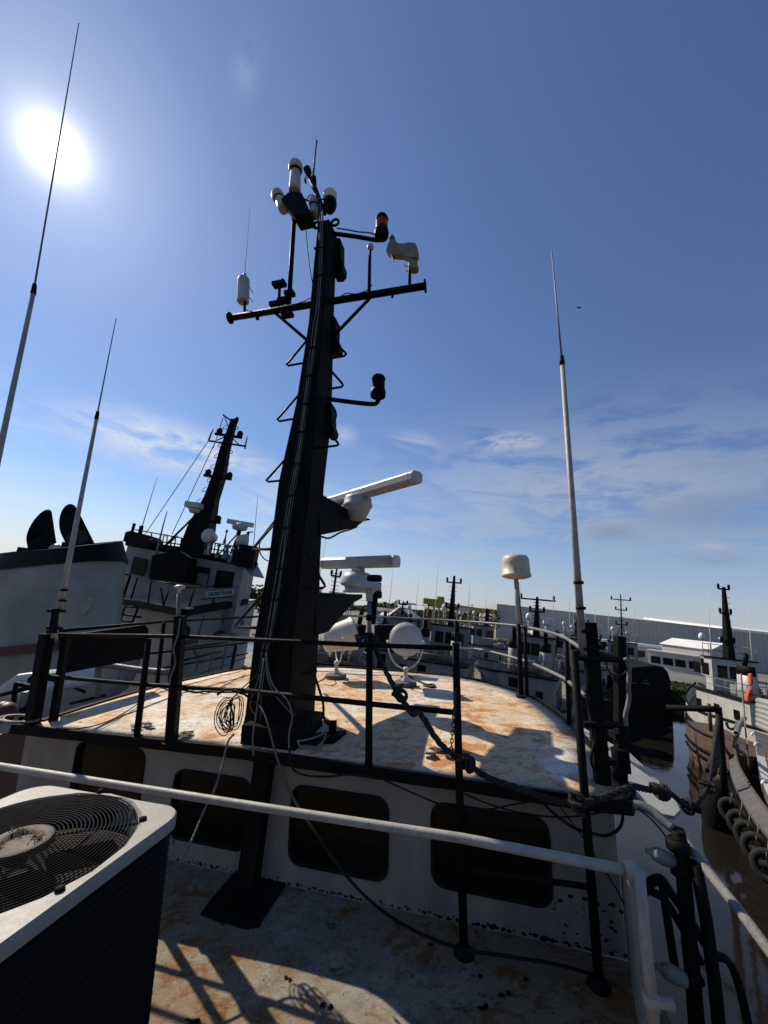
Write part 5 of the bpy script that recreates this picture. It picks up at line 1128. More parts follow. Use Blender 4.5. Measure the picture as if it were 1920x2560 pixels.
    b.lathe(V((0,-L2*.65,z1)),[(.35,0),(.35,.9),(.5,1.0),(.5,1.1)],UP,12); b.build('deck_gear',m_blk,t)['kind']='stuff'
    for k in range(3): c=V((W_*.3*(k-1),y0+3.5,z1+2.4)); b=MB(); b.box(c+UP*.35,(.7,.9,.7)); b.build('locker',m_dirtyw,t)
    return t
tug('rust streaked white tugboat with a tall black mast in front of the yellow gantry',(1105,1700),0,44,.35,L=20,W_=4.3,mast_h=4.1,hull=m_dirtyw,house=m_dirtyw,wh_off=.14,cross=((.86,.9),(.35,.8)))
tug('white tugboat behind the satellite dome pole with a crossbar mast',(1330,1720),0,42,.5,L=19,W_=3.8,mast_h=3.0,hull=m_dirtyw,house=m_dirtyw,cross=((.93,1.9),(.62,.8)))
tug('distant white tugboat with a thin cross armed mast right of the antenna rack',(1560,1690),0,68,.5,L=16,W_=4.4,mast_h=5.8,house=m_dirtyw,cross=((.88,1.6),(.66,.9),(.35,.9)),maststyle=1,fun=False)
tug('white tugboat at the right with a tall black tapered mast and two lamp arms',(1885,1800),0,41,.12,L=16,W_=4.4,mast_h=5.4,house=m_whiteb,hull=m_white,cross=((.97,.6),(.62,.6),(.22,.7)),rake=.02)
tug('far white tugboat low behind the satellite dome with a short mast',(1255,1690),0,72,-.9,L=22,W_=4.4,mast_h=2.2,house=m_dirtyw,hull=m_dirtyw,cross=((.8,.9),))
tug('small dark hulled tugboat left of the antenna rack behind the roof corner',(1440,1700),0,52,.8,L=18,W_=3.6,mast_h=1.8,house=m_dirtyw,cross=((.8,.7),),maststyle=1)
tug('distant white tugboat between the black barge and the right tugboat',(1480,1690),0,76,-.6,L=18,W_=4.4,mast_h=2.6,house=m_whiteb,hull=m_dirtyw,cross=((.9,1.2),(.5,.8)))
tug('grimy tugboat between the searchlights and the yellow gantry',(985,1690),0,50,.15,L=20,W_=3.9,mast_h=1.6,house=m_dirtyw,cross=((.8,.6),),maststyle=1)
tug('half hidden white tugboat low behind the left searchlight',(820,1705),0,36,-.3,L=20,W_=3.6,mast_h=3.2,house=m_dirtyw,hull=m_white,cross=((.8,.5),),maststyle=1)
# ---------------- large tug on the left (raised wheelhouse, name board)
T=thing('tugboat','big white tugboat on the left with black mast and name board under its windows','tugboat',PW(460,1600,18)*1.0,'tugboats moored close by',WORLD)
T['_b']=tuple(V(T['_b'])); 
def tp_(b,nm,mt,par=None,bev=0): return b.build(nm,mt,par or T,bevel=bev)
def slab(P,drop): b=MB(); b.prism(P,(0,0,-drop)); return b
# lower deckhouse
dA,dB,dC=PW(253,1497,19),PW(458,1536,15.5),PW(607,1509,19.5)
back1=PW(640,1500,30); back0=PW(330,1480,30)
tp_(slab([dA,dB,dC,V((back1.x,back1.y,dC.z)),V((back0.x,back0.y,dA.z))],9.5),'deckhouse',m_white)
rim=[p+V((0,0,.10)) for p in (PW(240,1497,19.0),PW(458,1538,15.2),PW(612,1509,19.4))]
b=MB()
for a,c in zip(rim,rim[1:]): b.bar(a,c,.30,.26,UP)
tp_(b,'deck_edge',m_blk)
ud=MB(); ud.prism([dA+UP*.05,dB+UP*.05,dC+UP*.05,V((back1.x,back1.y,dC.z+.05)),V((back0.x,back0.y,dA.z+.05))],(0,0,.03)); tp_(ud,'upper_deck',m_roof)
# red stripe on the right face and the lower bulwark
def onseg(a,c,u,v):   # point on vertical plane through a,c
    n_=V((-(c-a).y,(c-a).x,0)).normalized(); return hit(u,v,MW,OW,a,n_),n_
def patch(a,c,px,th,nm,mat,out=.03,par=None):
    P_=[];n_=None
    for u,v in px: p,n_=onseg(a,c,u,v); P_.append(p)
    s_=-1 if n_.dot(OW-P_[0])<0 else 1
    b=MB(); b.prism([p+n_*s_*out for p in P_],-n_*s_*th); return tp_(b,nm,mat,par)
patch(dB,dC,((458,1602),(500,1592),(545,1577),(607,1551),(607,1560),(548,1586),(500,1602),(440,1620),(440,1611)),.04,'red_stripe',m_red,.05)
for (cx,cy,rx,ry) in ((467,1574,7,14),(557,1549,5,13)):
    patch(dB,dC,[(cx+rx*math.cos(t)+(ry*math.sin(t))*-.15,cy-ry*math.sin(t)) for t in [k*math.pi/8 for k in range(16)]],.05,'porthole',m_lens if False else m_grey,.04)
    patch(dB,dC,[(cx+.7*rx*math.cos(t)+(ry*math.sin(t))*-.1,cy-.75*ry*math.sin(t)) for t in [k*math.pi/8 for k in range(16)]],.05,'porthole_glass',m_glass,.06)
patch(dB,dC,((506,1545),(512,1537),(528,1536),(534,1545),(526,1620),(518,1634),(492,1638),(486,1630)),.05,'door',m_white,.06)
# upper deck railing
b=MB(); 
rp_=[PW(250,1478,18.8),PW(458,1503,15.3),PW(612,1490,19.2)]
for (a,c) in (((*C10(540,400),16.5),(*C10(790,440),15.4)),((*C10(890,468),15.3),(*C10(1475,450),19)),((*C10(1040,585),15.8),(*C10(1440,548),19))):
    b.tube(PW(*a),PW(*c),.028,.028,6); tp_(b,'upper_rail',m_blk); b=MB()
for (x0,y0,x1,y1,D) in ((545,400,515,625,16.3),(640,470,670,660,16),(970,478,912,690,15.8),(1390,470,1345,630,18.6),(715,500,660,665,15.9),(1165,565,1150,660,17)):
    b.tube(PW(*C10(x0,y0),D),PW(*C10(x1,y1),D),.032,.032,6)
tp_(b,'upper_rail',m_blk); b=MB()
for (x0,y0,x1,y1,D) in ((185,325,345,345,18),(345,345,270,580,18),(410,370,340,600,17.5),(330,350,185,820,17.2),(240,440,205,560,18.5)):
    b=MB(); b.tube(PW(*C10(x0,y0),D),PW(*C10(x1,y1),D),.035,.035,6); tp_(b,'upper_rail',m_blk)
b=MB()
b.tube(PW(*C10(150,452),18),PW(*C10(235,460),18),.03,.03,6)
tp_(b,'upper_rail',m_blk)
b=MB()
for (x0,y0,x1,y1) in ((285,655,415,665),(285,655,235,820),(415,665,360,810),(275,735,445,765),(250,800,360,812)): b.tube(PW(*C10(x0,y0),16.2),PW(*C10(x1,y1),16.2),.04,.04,6)
tp_(b,'ladder',m_blk)
# wheelhouse
wA,wB,wC,wD=PW(319,1364,19.5),PW(610,1416,18),PW(634,1440,20.5),PW(345,1372,25)
wA.z=PW(319,1364,19.5).z
tp_(slab([wA,wB,wC,PW(600,1425,26),wD],2.9),'wheelhouse',m_white)
ov=[PW(312,1362,19.3),PW(*C9(600,1565),18.7),PW(640,1416,17.7),PW(644,1420,20),PW(600,1420,26),PW(330,1372,25)]
b=MB(); b.prism(ov,(0,0,.22)); tp_(b,'roof',m_blk)
b=MB(); b.prism([PW(*C9(1275,1722),18.1),PW(*C9(1420,1715),18.6),PW(*C9(1492,1850),18.0),PW(*C9(1360,1825),17.6)],(0,0,.05)); tp_(b,'visor',m_wing)
b=MB(); b.prism([PW(*C9(55,1370),19.0),PW(*C9(100,1355),19.0),PW(*C9(290,1400),18.6),PW(*C9(305,1430),18.6),PW(*C9(290,1520),18.6),PW(*C9(80,1500),19),PW(*C9(85,1475),19),PW(*C9(30,1465),19)],(0,1.2,0)); tp_(b,'life_raft_box',m_blk)
b=MB(); b.prism([PW(*C9(600,1560),17.3),PW(*C9(735,1640),17.2),PW(*C9(690,1760),17.2),PW(*C9(655,1900),17.2),PW(*C9(300,1860),17.5),PW(*C9(330,1610),17.5)],(0,.7,0)); tp_(b,'mast_house',m_blk)
b=MB(); b.prism([PW(*C9(140,1620),18.9),PW(*C9(280,1650),18.8),PW(*C9(240,1830),18.8),PW(*C9(100,1800),18.9)],(0,.1,0)); tp_(b,'doorway',m_glass)
def twin(pxs,see):
    f=patch(wA,wB,pxs,.10,'window',m_gask,.06)
    c=(sum(p[0] for p in pxs)/4,sum(p[1] for p in pxs)/4); patch(wA,wB,[(c[0]+(p[0]-c[0])*.78,c[1]+(p[1]-c[1])*.82) for p in pxs],.10,'pane',m_glass,.075,f)
    if see: patch(wA,wB,[C9(820,1790),C9(925,1805),C9(905,1930),C9(800,1905)],.10,'bright_pane',m_cabg,.085,f)
twin([C9(765,1720),C9(942,1745),C9(905,1930),C9(722,1910)],True)
twin([C9(1015,1765),C9(1190,1785),C9(1160,1945),C9(975,1950)],False)
# roof rail and gear
b=MB()
for (x0,y0,x1,y1) in ((160,1345,660,1435),(300,1450,640,1500),(870,1465,1440,1560),(880,1530,1420,1630)): b.tube(PW(*C9(x0,y0),18),PW(*C9(x1,y1),17.8),.03,.03,6)
for (x0,y0,y1) in ((215,1355,1520),(330,1375,1530),(420,1390,1540),(540,1412,1550),(640,1432,1560),(875,1465,1600),(990,1485,1640),(1090,1500,1650),(1190,1515,1665),(1300,1535,1690),(1400,1552,1700),(1438,1560,1700)):
    b.tube(PW(*C9(x0,y0),18),PW(*C9(x0-(y1-y0)*.17,y1),18),.028,.028,6)
for (x0,y0) in ((455,1400),(540,1415)):
    b.path(spl([PW(*C9(x0-15,y0+130),17.9),PW(*C9(x0-5,y0+30),17.9),PW(*C9(x0+15,y0-5),17.9),PW(*C9(x0+35,y0+30),17.9),PW(*C9(x0+15,y0+140),17.9)],3),.025,6)
tp_(b,'roof_rail',m_blk)
mbx=[[ (600,1580),(830,1630),(1215,190) ]]
Dm=18.3
def Q9(x,y,D=Dm): return PW(*C9(x,y),D)
b=MB(); R_=[]
for (xl,yl_,xr,yr_) in ((595,1575,845,1620),(700,1300,915,1330),(870,1000,990,1020),(960,760,1065,790),(1040,480,1120,500),(1100,330,1165,345),(1150,190,1205,200)):
    a,c=Q9(xl,yl_),Q9(xr,yr_); R_.append([a,c,c+V((0,(c-a).length*.9,0)),a+V((0,(c-a).length*.9,0))])
b.loft(R_,sm=False); tm=tp_(b,'mast',m_blk)
def sub(b,nm,mt=m_blk): return b.build(nm,mt,tm)
for (x0,y0,x1,y1,lx) in ((985,350,1265,390,((1028,320),(1240,352))),(870,780,1155,822,((910,750),(1130,782))),(930,1255,1040,1275,((1012,1235),))):
    b=MB(); b.bar(Q9(x0,y0),Q9(x1,y1),.10,.12,UP)
    for (x_,y_) in lx: b.lathe(Q9(x_,y_+25),[(.11,-.05),(.14,.0),(.14,.2),(.08,.28)],UP,10)
    sub(b,'lamp_arm')
b=MB(); b.tube(Q9(915,422),Q9(1305,480),.05,.05,6); b.tube(Q9(920,415),Q9(965,300),.045,.03,6); b.tube(Q9(1295,508),Q9(1318,378),.035,.03,6); b.tube(Q9(960,435),Q9(1095,380),.03,.03,6); b.tube(Q9(1240,470),Q9(1170,400),.03,.03,6); sub(b,'yard')
b=MB(); b.tube(Q9(1150,215),Q9(1075,158),.045,.04,6); b.lathe(Q9(1075,158),[(.0,-.06),(.07,0),(0,.06)],UP,8); b.tube(Q9(1120,275),Q9(1080,160),.025,.02,6); b.lathe(Q9(1205,215),[(.1,-.12),(.12,.1),(.07,.2)],UP,8); sub(b,'top_arm')
b=MB()
for (x,y,w_) in ((1110,265,-1),(1060,450,-1),(1020,560,-1),(980,670,-1),(945,810,-1),(895,910,-1),(840,1030,-1),(1185,265,1),(1125,515,1),(1090,640,1)):
    b.path([Q9(x+4*w_,y-10),Q9(x+42*w_*-1*-1,y+20),Q9(x+40*w_,y+38),Q9(x-5*w_,y+36)],.018,5)
sub(b,'step')
b=MB(); b.tube(Q9(750,1225),Q9(440,1540,17.5),.05,.05,6); b.tube(Q9(600,1410,17.8),Q9(440,1540,17.5),.03); sub(b,'stay')
for (pts,lab) in (((Q9(915,425),Q9(265,1385)),'long wire stay from the left tug mast yard down to its roof'),((Q9(985,440),Q9(540,1390)),'second wire stay on the left tug mast'),((Q9(1070,180),Q9(1000,400),Q9(965,500)),'halyard hanging from the top arm of the left tug mast')):
    b=MB(); b.path(list(pts),.018,5); tag(b.build('wire_stay',m_cab,frame=WORLD),lab,'wire stay')
b=MB(); b.tube(Q9(385,805,18),Q9(230,1310,18),.010,.022,6); tp_(b,'whip_antenna',m_grey); b=MB(); b.path([Q9(488,1155,17.5),Q9(440,1330,17.5),Q9(375,1600,17.3)],[.02,.03,.055],6); tp_(b,'whip_antenna',m_grey)
b=MB(); b.tube(Q9(1430,970,18.5),Q9(1385,1510,18.5),.008,.02,6); tp_(b,'whip_antenna',m_grey)
b=MB(); b.tube(Q9(150,1280,18.8),Q9(125,1370,18.8),.07,.07,8); b.tube(Q9(225,1305,18),Q9(205,1400,18),.09,.09,8); tp_(b,'vent_pipe',m_blk)
# second radar and searchlights of that tug
b=MB(); b.bar(Q9(1115,1255,17.8),Q9(1382,1300,17.8),.18,.20,UP); b.lathe(Q9(1238,1345,17.8),[(.12,-.05),(.30,.0),(.34,.1),(.34,.18),(.2,.28),(.12,.36)],UP,14); tp_(b,'radar',m_rad)
b=MB(); b.tube(Q9(1235,1360,17.8),Q9(1180,1650,17.8),.10,.10,8)
for dx in(-200,-60,60): b.tube(Q9(1225,1380,17.8),Q9(1190+dx,1640,17.8),.035,.03,6)
tp_(b,'radar_post',m_blk)
for (x,y,r_) in ((932,1415,.34),(1278,1460,.34)):
    b=MB(); b.lathe(Q9(x,y,17.7),[(0,-.32),(r_*.6,-.3),(r_*.95,.1),(r_,.14),(r_*.9,.2),(0,.24)],V((-.25,-.95,.1)) if x<1000 else V((.8,.4,.1)),20); b.tube(Q9(x-5,y+50,17.7),Q9(x-25,y+190,17.7),.05); tp_(b,'searchlight',m_rad)
b=MB(); b.box(Q9(780,1100,18.2),(.7,.7,.25)); b.lathe(Q9(775,1140,18.2),[(.2,-.15),(.28,0),(.2,.15)],UP,10); tp_(b,'radome',m_rad)
b=MB(); b.box(Q9(1325,1625,17.6),(.75,.6,.95)); b.box(Q9(1220,1625,17.7),(.35,.3,.7)); tp_(b,'roof_locker',m_blk)
for (x,y,w_) in ((900,1560,.3),(1090,1600,.35),(1080,1440,.12),(1000,1590,.2),(1160,1640,.4)):
    b=MB(); b.lathe(Q9(x,y+50,17.8),[(w_*.6,0),(w_*.5,.15),(w_*.25,.3),(w_*.2,.5),(w_*.5,.55),(w_*.3,.65)],UP,10); tp_(b,'roof_fitting',m_grey)
b=MB(); b.tube(Q9(1330,1370,18),Q9(1275,1690,18),.07,.09,8); b.tube(Q9(1330,1368,18),Q9(1380,1370,18),.03); tp_(b,'davit',m_blk)
# name board
nb_=[PW(*C10(1095,500),16.6),PW(*C10(1362,478),17.6),PW(*C10(1345,560),17.6),PW(*C10(1080,575),16.6)]
xd=(nb_[1]-nb_[0]).normalized(); nn=xd.cross((nb_[0]-nb_[3]).normalized()).normalized(); yd=nn.cross(xd)
hb_=(nb_[0]-nb_[3]).length*.9; ctr_=sum(nb_,V((0,0,0)))/4; wb_=(nb_[1]-nb_[0]).length
sg=(nn if nn.dot(OW-ctr_)>0 else -nn)
b=MB(); b.box(ctr_,(wb_*1.02,hb_,.05),(xd,yd,sg)); nbd=tp_(b,'name_board',m_board)
text('CROSBY POWER',ctr_+sg*.04,xd*.80,yd*1.15,wb_/6.7,m_text,nbd)
# funnel casing
def ring(Lp,Rp,dep,n=36,p_=.62,tl=0):
    c=(Lp+Rp)/2; h_=(Rp-Lp)/2; o=[]
    for k in range(n):
        a=2*math.pi*k/n; ca,sa=math.cos(a),math.sin(a); o.append(c+h_*(abs(ca)**p_*(1 if ca>0 else -1))+V((-.2,.98,tl))*dep*(abs(sa)**.85*(1 if sa>0 else -1)))
    return o
fn=T
b=MB(); r0=ring(PW(-75,1790,12.6),PW(285,1790,12.0),1.5); r1=ring(PW(-60,1560,12.8),PW(290,1540,12.2),1.5); r2=ring(PW(-4,1430,13.0),PW(303,1400,12.4),1.44,tl=.04)
b.loft([r0,r1,r2],cap=False); fb=tp_(b,'funnel_casing',m_white)
b=MB(); r3=ring(PW(22,1380,13.05),PW(291,1354,12.45),1.34,tl=.20); r4=[p+V((0,0,-.7)) for p in ring(PW(26,1380,13.05),PW(288,1354,12.45),1.26,tl=.20)]
r2b=ring(PW(-7,1436,13.0),PW(308,1404,12.4),1.50,tl=.04)
b.loft([r2b,r3,ring(PW(26,1380,13.05),PW(288,1354,12.45),1.28,tl=.20),r4],cap=False,sm=False); b.build('black_band',m_blk,fb); b=MB(); b.loft([r4,[p+V((0,0,-.02)) for p in r4]]); b.build('casing_floor',m_blk,fb)
b=MB(); s0=ring(PW(-70,1640,12.6),PW(288,1600,12.0),1.56); s1=ring(PW(-70,1620,12.6),PW(288,1580,12.0),1.56); b.loft([s0,s1],cap=False); b.build('red_stripe',m_red,fb)
def oval(ctr,rx,ry,mat,nm,D,lean_=.25):
    o=b_=MB(); P_=[PW(ctr[0]+rx*math.cos(t)+ry*math.sin(t)*lean_,ctr[1]-ry*math.sin(t),D) for t in [k*math.pi/10+.01 for k in range(20)]]; b_.prism(P_,(0,.08,0)); return b_.build(nm,mat,fb)
oval(C13(345,1248),12,24,m_white,'access_cover',11.02,.4); oval(C13(850,1085),11,22,m_white,'access_cover',10.72,.4)
def stack(bp,tc,rx,ry,D,r_,tilt_):
    c0=PW(*C13(*bp),D); c1=PW(*C13(*tc),D-.15)
    n=28; base=[c0+V((r_*math.cos(a),r_*math.sin(a),0)) for a in [2*math.pi*k/n for k in range(n)]]
    ex_,ey_=rx,ry
    top=[c1+ex_*math.cos(a)+ey_*math.sin(a) for a in [2*math.pi*k/n for k in range(n)]]
    mid=[(p*.45+q_*.55) for p,q_ in zip(base,top)]
    ti=[c1+(p-c1)*.93 for p in top]; tin=[p.lerp(q_,.5)*1.0 for p,q_ in zip(ti,[c0+(x-c0)*.9 for x in base])]
    b=MB(); b.loft([base,mid,top,ti,tin],cap=False); 
    f=b.build('exhaust_pipe',m_blk,fb); b=MB(); b.loft([tin,[sum(tin,V((0,0,0)))/n+(p-sum(tin,V((0,0,0)))/n)*.02 for p in tin]],cap=False); b.build('pipe_throat',m_text,f)
stack((435,600),(390,300),V((.27,0,-.05)),V((-.08,.25,.60)),12.4,.37,.9)
stack((840,560),(692,262),V((.11,.32,.0)),V((-.06,-.08,.60)),13.0,.42,2.2)
b=MB(); b.box(PW(*C13(400,590),12.3),(.9,.7,.35)); b.box(PW(*C13(800,560),12.6),(.8,.7,.5)); b.build('pipe_collar',m_blk,fb)
b=MB(); b.lathe(PW(*C13(545,530),12.2),[(.16,-.02),(.18,0),(.18,.03),(.1,.08),(0,.1)],V((.2,-1,.1)),16); b.build('vent_cap',m_rad,fb)
# hull of that tug
b=MB(); hP=[PW(-260,1900,9),PW(230,1800,10.5)]; 
hx=V((dC.x-PW(60,1700,11).x,dC.y-11,0)).normalized(); hn=V((hx.y,-hx.x,0)); o0=PW(60,1700,11)-hx*9; 
sec=[]
for t_,wd_ in ((-6,4.3),(0,4.6),(12,4.6),(20,4.2),(26,3.0),(30,1.2),(31.5,.1)):
    c_=o0+hx*t_-hn*5.4; z_=3.6+max(0,(t_-12)/20)**2*2.2; sec.append([V((c_.x,c_.y,z_))+hn*wd_,V((c_.x,c_.y,0))+hn*wd_*.95,V((c_.x,c_.y,0))-hn*wd_*.95,V((c_.x,c_.y,z_))-hn*wd_])
b.loft(sec,sm=False); tp_(b,'hull',m_white)
# side walkway rails of the left tug (pale uprights)
b=MB()
for (a,c,D) in (((565,1110),(1290,1010),14),((560,1280),(1500,1120),14),((830,1195),(1240,1100),14)): b.tube(PW(*C10(*a),D),PW(*C10(*c),D+4),.03,.03,6)
tp_(b,'side_rail',m_blk)
b=MB()
for (x0,y0,x1,y1) in ((1160,1115,1110,1310),(1290,1040,1240,1280),(1010,1160,985,1310),(1390,1060,1355,1230)): b.bar(PW(*C10(x0,y0),15.5),PW(*C10(x1,y1),15.5),.07,.07)
for (x0,y0,x1,y1) in ((990,1225,1380,1100),(1000,1330,1480,1160)): b.tube(PW(*C10(x0,y0),15.4),PW(*C10(x1,y1),16.5),.025)
tp_(b,'walkway_rail',m_grey)
# ---------------- bits at the far left below the funnel
nb=thing('deck_locker','pale rounded locker top catching light at the lower left edge','locker',PW(20,1720,8),frame=WORLD)
b=MB(); b.prism([PW(*C13(*p),7.5) for p in ((-60,1900),(0,1860),(100,1790),(150,1760),(300,1740),(390,1755),(400,1960),(-60,2050))],(0,1.6,-.1)); b.build('cover',m_sl,nb,bevel=.08)
nr_=thing('pipe_rail','black and grey pipe rail on the lower neighbouring deck at left','railing',PS(60,1790,5.5))
b=MB()
for P_ in ([(0,1965),(310,1890),(345,1910),(200,2210)],[(130,2100),(155,1870),(190,1860),(330,1890)],[(0,2180),(130,2130),(260,2100)]): b.path(spl([PS(*C13(*p),6.0) for p in P_],3),.03,8)
b.build('rail',m_blk,nr_)
b=MB(); b.bar(PS(*C13(265,1930),6.1),PS(*C13(195,2180),6.1),.10,.05); b.build('pale_post',m_wing,nr_)
pr=thing('pipe_handrail','thick grey bent pipe handrail below the flat black side board','railing',PS(330,1700,7.2))
b=MB(); b.path(spl([PS(*C3(*p),7.4) for p in ((600,1860),(600,1760),(598,1695),(615,1665),(660,1668),(850,1695),(1050,1712))],3),.055,10); b.build('pipe',m_grey,pr)
b=MB(); b.tube(PS(*C3(1045,1712),7.4),PS(*C3(1040,1850),7.4),.05); b.build('leg',m_blk,pr)
ww=thing('cabin_side','grimy white cabin side seen between the left railing posts','cabin wall',PW(240,1780,9.5),frame=WORLD)
b=MB(); b.prism([PW(*C3(*p),9.5) for p in ((390,1700),(560,1680),(740,1640),(700,1770),(640,1860),(400,1990),(320,1990))],(0,.8,0)); b.build('wall',m_dirtyw,ww)
b=MB()
for (a,c) in (((420,1790),(520,1830)),((430,1900),(640,1850)),((600,1780),(600,1850)),((470,1950),(560,1920))): b.tube(PW(*C3(*a),9.3),PW(*C3(*c),9.3),.03)
b.build('pipe',m_blk,ww)
for (x,y,r_) in ((45,1990,.13),(12,1965,.11)):
    b=MB(); b.sphere(PS(*C13(x+10,y+150),5.6),r_); tag(b.build('red_float',m_red),'small red float at the lower left corner of the roof' if x>30 else 'smaller red float at the very left edge','float')
cable('rope','coil of grey rope lying on the left corner of the roof',[ZS(35+42*math.cos(t)+t*1.5,1797+9*math.sin(t),ZR+.05) for t in [k*.5 for k in range(30)]],.013,m_cabg,2,'rope')
# ---------------- black square sterned vessel beyond the basin
D=56
pk=thing('black_barge','tall black vessel end with rounded top corner and grey side plate dark against the water','barge',PW(1615,1790,D),frame=WORLD)
P_=[PW(1546,1672,D),PW(1640,1664,D),PW(1658,1668,D),PW(1669,1679,D),PW(1675,1697,D)]
b=MB(); b.prism(P_+[V((P_[-1].x+.1,D,-.8)),V((P_[0].x,D,-.8))],(4,14,0)); b.build('hull',m_rub,pk)
b=MB(); a_=PW(*C7(150,745),52); c_=PW(*C7(430,795),D-.1); d_=PW(*C7(300,1080),54); 
b.prism([a_,c_,V((c_.x,c_.y,.4)),V((d_.x,d_.y,.4)),V((a_.x,a_.y,2.6))],(.1,1.0,0)); b.build('side_plate',m_grey,pk)
b=MB(); c_=PW(*C7(680,920),D-.1); b.box(c_,(1.2,.1,.15)); b.torus(c_+V((0,-.1,.2)),V((0,1,0)),.25,.07,14,6); c2=PW(*C7(590,918),D-.1); b.box(c2,(.8,.1,.12)); b.build('padeye',m_bargeg,pk)
bp_=thing('boom_pipe','thick horizontal black pipe bending down to the head of the tyre hung barge','pipe',PW(1790,1800,24),frame=WORLD)
b=MB(); b.path(spl([PW(*C7(860,1115),26),PW(*C7(1000,1118),25),PW(*C7(1200,1125),24),PW(*C7(1250,1133),24),PW(*C7(1268,1165),24),V((PW(*C7(1270,1260),24).x,24,2.2))],3),.17,12); b.build('pipe',m_rub,bp_)
# ---------------- rusty bow boat behind
rbt=thing('rusty_barge','small rusty bowed hull moored behind the black boom pipe','barge',ZW(1700,1960,0),frame=WORLD)
topz=spl([ZW(*C12(*p),2.9) for p in ((566,372),(590,405),(640,445),(720,490),(830,535),(900,590),(960,680))],4)
R_=[]
for i,p in enumerate(topz): R_.append([p,V((p.x-.02,p.y-.05,p.z-1.3)),V((p.x+.25,p.y+.1,-.4)),V((p.x+4.6,p.y+1.4,-.4)),V((p.x+4.6,p.y+1.4,p.z-.3))])
b=MB(); b.loft(R_,sm=False); b.build('hull',m_rusth,rbt)
b=MB(); b.path(topz,.09,6); b.path([p+V((-.08,-.05,-1.25)) for p in topz],.13,6); b.path([p+V((-.05,0,-1.8)) for p in topz],.10,6); b.build('rub_rail',m_blk,rbt)
b=MB(); p=topz[1]; b.tube(p,p+V((0,0,.9)),.09); p=topz[10]+V((1.4,.3,0)); b.tube(p,p+V((0,0,2.2)),.14); p=topz[14]+V((1.2,.3,0)); b.tube(p,p+V((0,0,1.4)),.2); b.build('bollard',m_rusth,rbt)
# ---------------- tyre fendered barge
tb=thing('work_barge','long grey barge with a rusty edge hung with old tyres at right','barge',ZW(1880,2150,0),frame=WORLD)
EE=[C12(955,600),C12(975,820),C12(1040,1010),C12(1180,1250),C12(1330,1430),C12(1500,1660),C12(1700,1950)]
EI=[C12(1010,560),C12(1050,760),C12(1130,920),C12(1240,1090),C12(1400,1300),C12(1570,1500),C12(1800,1780)]
to=spl([ZW(u,v,2.5) for u,v in EE],4); ti=spl([ZW(u,v,2.9) for u,v in EI],4)
b=MB(); R_=[[p,p+V((.06,.05,-.3)),q_+V((0,.1,-.5)),q_] for p,q_ in zip(to,ti)]
b.loft(R_,sm=False); b.build('gunwale',m_bargeg,tb)
b=MB(); R_=[]
for p,q_ in zip(to,ti): R_.append([p+V((.05,.1,-.2)),V((p.x+.1,p.y+.1,-.4)),V((p.x+7,p.y+2,-.4)),V((p.x+7,p.y+2,1.3)),V((q_.x,q_.y,1.3)),V((q_.x-.02,q_.y,2.6))])
b.loft(R_,sm=False); b.build('hull',m_blk,tb)
b=MB(); b.path([q_+V((0,0,.03)) for q_ in ti],.07,6); b.build('rusty_edge',m_rusth,tb)
rr=random.Random(21); b=MB()
for k in range(110):
    i=rr.randrange(2,len(ti)-2); p=ti[i]+V((rr.uniform(.4,3.6),rr.uniform(-.3,.8),0)); p.z=1.35+rr.uniform(0,.35); s_=rr.uniform(.10,.5); b.box(p,(s_,s_*rr.uniform(.5,2),s_*.7))
b.build('deck_clutter',m_rusth,tb)['kind']='stuff'
tyl=['uppermost large tyre fender nearest the knotted rope','tyre fender second from the top of the barge side','third tyre fender down the barge side','fourth tyre fender with a short white lashing','fifth tyre fender down the barge side with a grey face','lowest tyre fender cut by the right edge','tyre fender tucked behind the uppermost one']
for k,(x,y,w_,h_) in enumerate(((910,1025,45,190),(1000,1205,55,190),(1090,1330,68,205),(1165,1440,70,215),(1245,1565,72,235),(1340,1720,75,240),(885,930,38,170))):
    c=ZW(*C12(x,y),1.55); R0=h_*.2713/FOC*c.y*.50
    ax=V((-.80,-.55,.12)).normalized(); c=c+ax*.05; b=MB(); b.lathe(c,[(R0*.60,-.10),(R0*.78,-.125),(R0*.95,-.10),(R0,-.03),(R0,.03),(R0*.95,.10),(R0*.78,.125),(R0*.58,.10),(R0*.54,.05),(R0*.68,0),(R0*.54,-.05),(R0*.60,-.10)],ax,28)
    b.f=b.f[:-2]; b.s=b.s[:-2]
    tg=b.build('tyre',m_tyre,frame=WORLD); tag(tg,tyl[k],'tyre','old tyres hung along the barge side')
    b=MB(); b.tube(c+UP*R0*.85,c+UP*(R0*1.5)+V((.2,.1,0)),.022); b.box(c+UP*R0*.72+ax*.14,(.05,.03,.14)); b.build('lashing',m_cabg,tg)
cf=ZW(*C12(860,1150),1.2); b=MB(); b.lathe(cf+V((.2,.3,-1.6)),[(.6,0),(.75,.5),(.8,1.3),(.75,2.0),(.5,2.5),(.2,2.7)],UP,16); b.build('bow_fender',m_rub,tb)
cable('bollard_pipe','dark bent bollard pipe at the head of the tyre hung barge',[ZW(*C12(1005,610),2.6),PW(*C12(1030,520),21),PW(*C12(1060,430),22),PW(*C12(1110,350),23.5)],.12,m_grey,4,'pipe',frame=WORLD)
rope('mooring_rope','pale rope looped between the rusty hull and the barge head',[PW(*C12(x,y),23) for x,y in ((945,385),(955,430),(990,455),(1020,440),(1045,400),(1085,405),(1120,430))],.07,6,frame=WORLD,mat=m_cabg)
rope('mooring_rope','doubled thick rope hanging from the boom pipe down to the knot',[PW(*C12(x,y),D) for x,y,D in ((870,330,23.6),(860,420,21),(845,560,17),(835,700,12.5),(800,840,9))],.10,6,frame=WORLD)
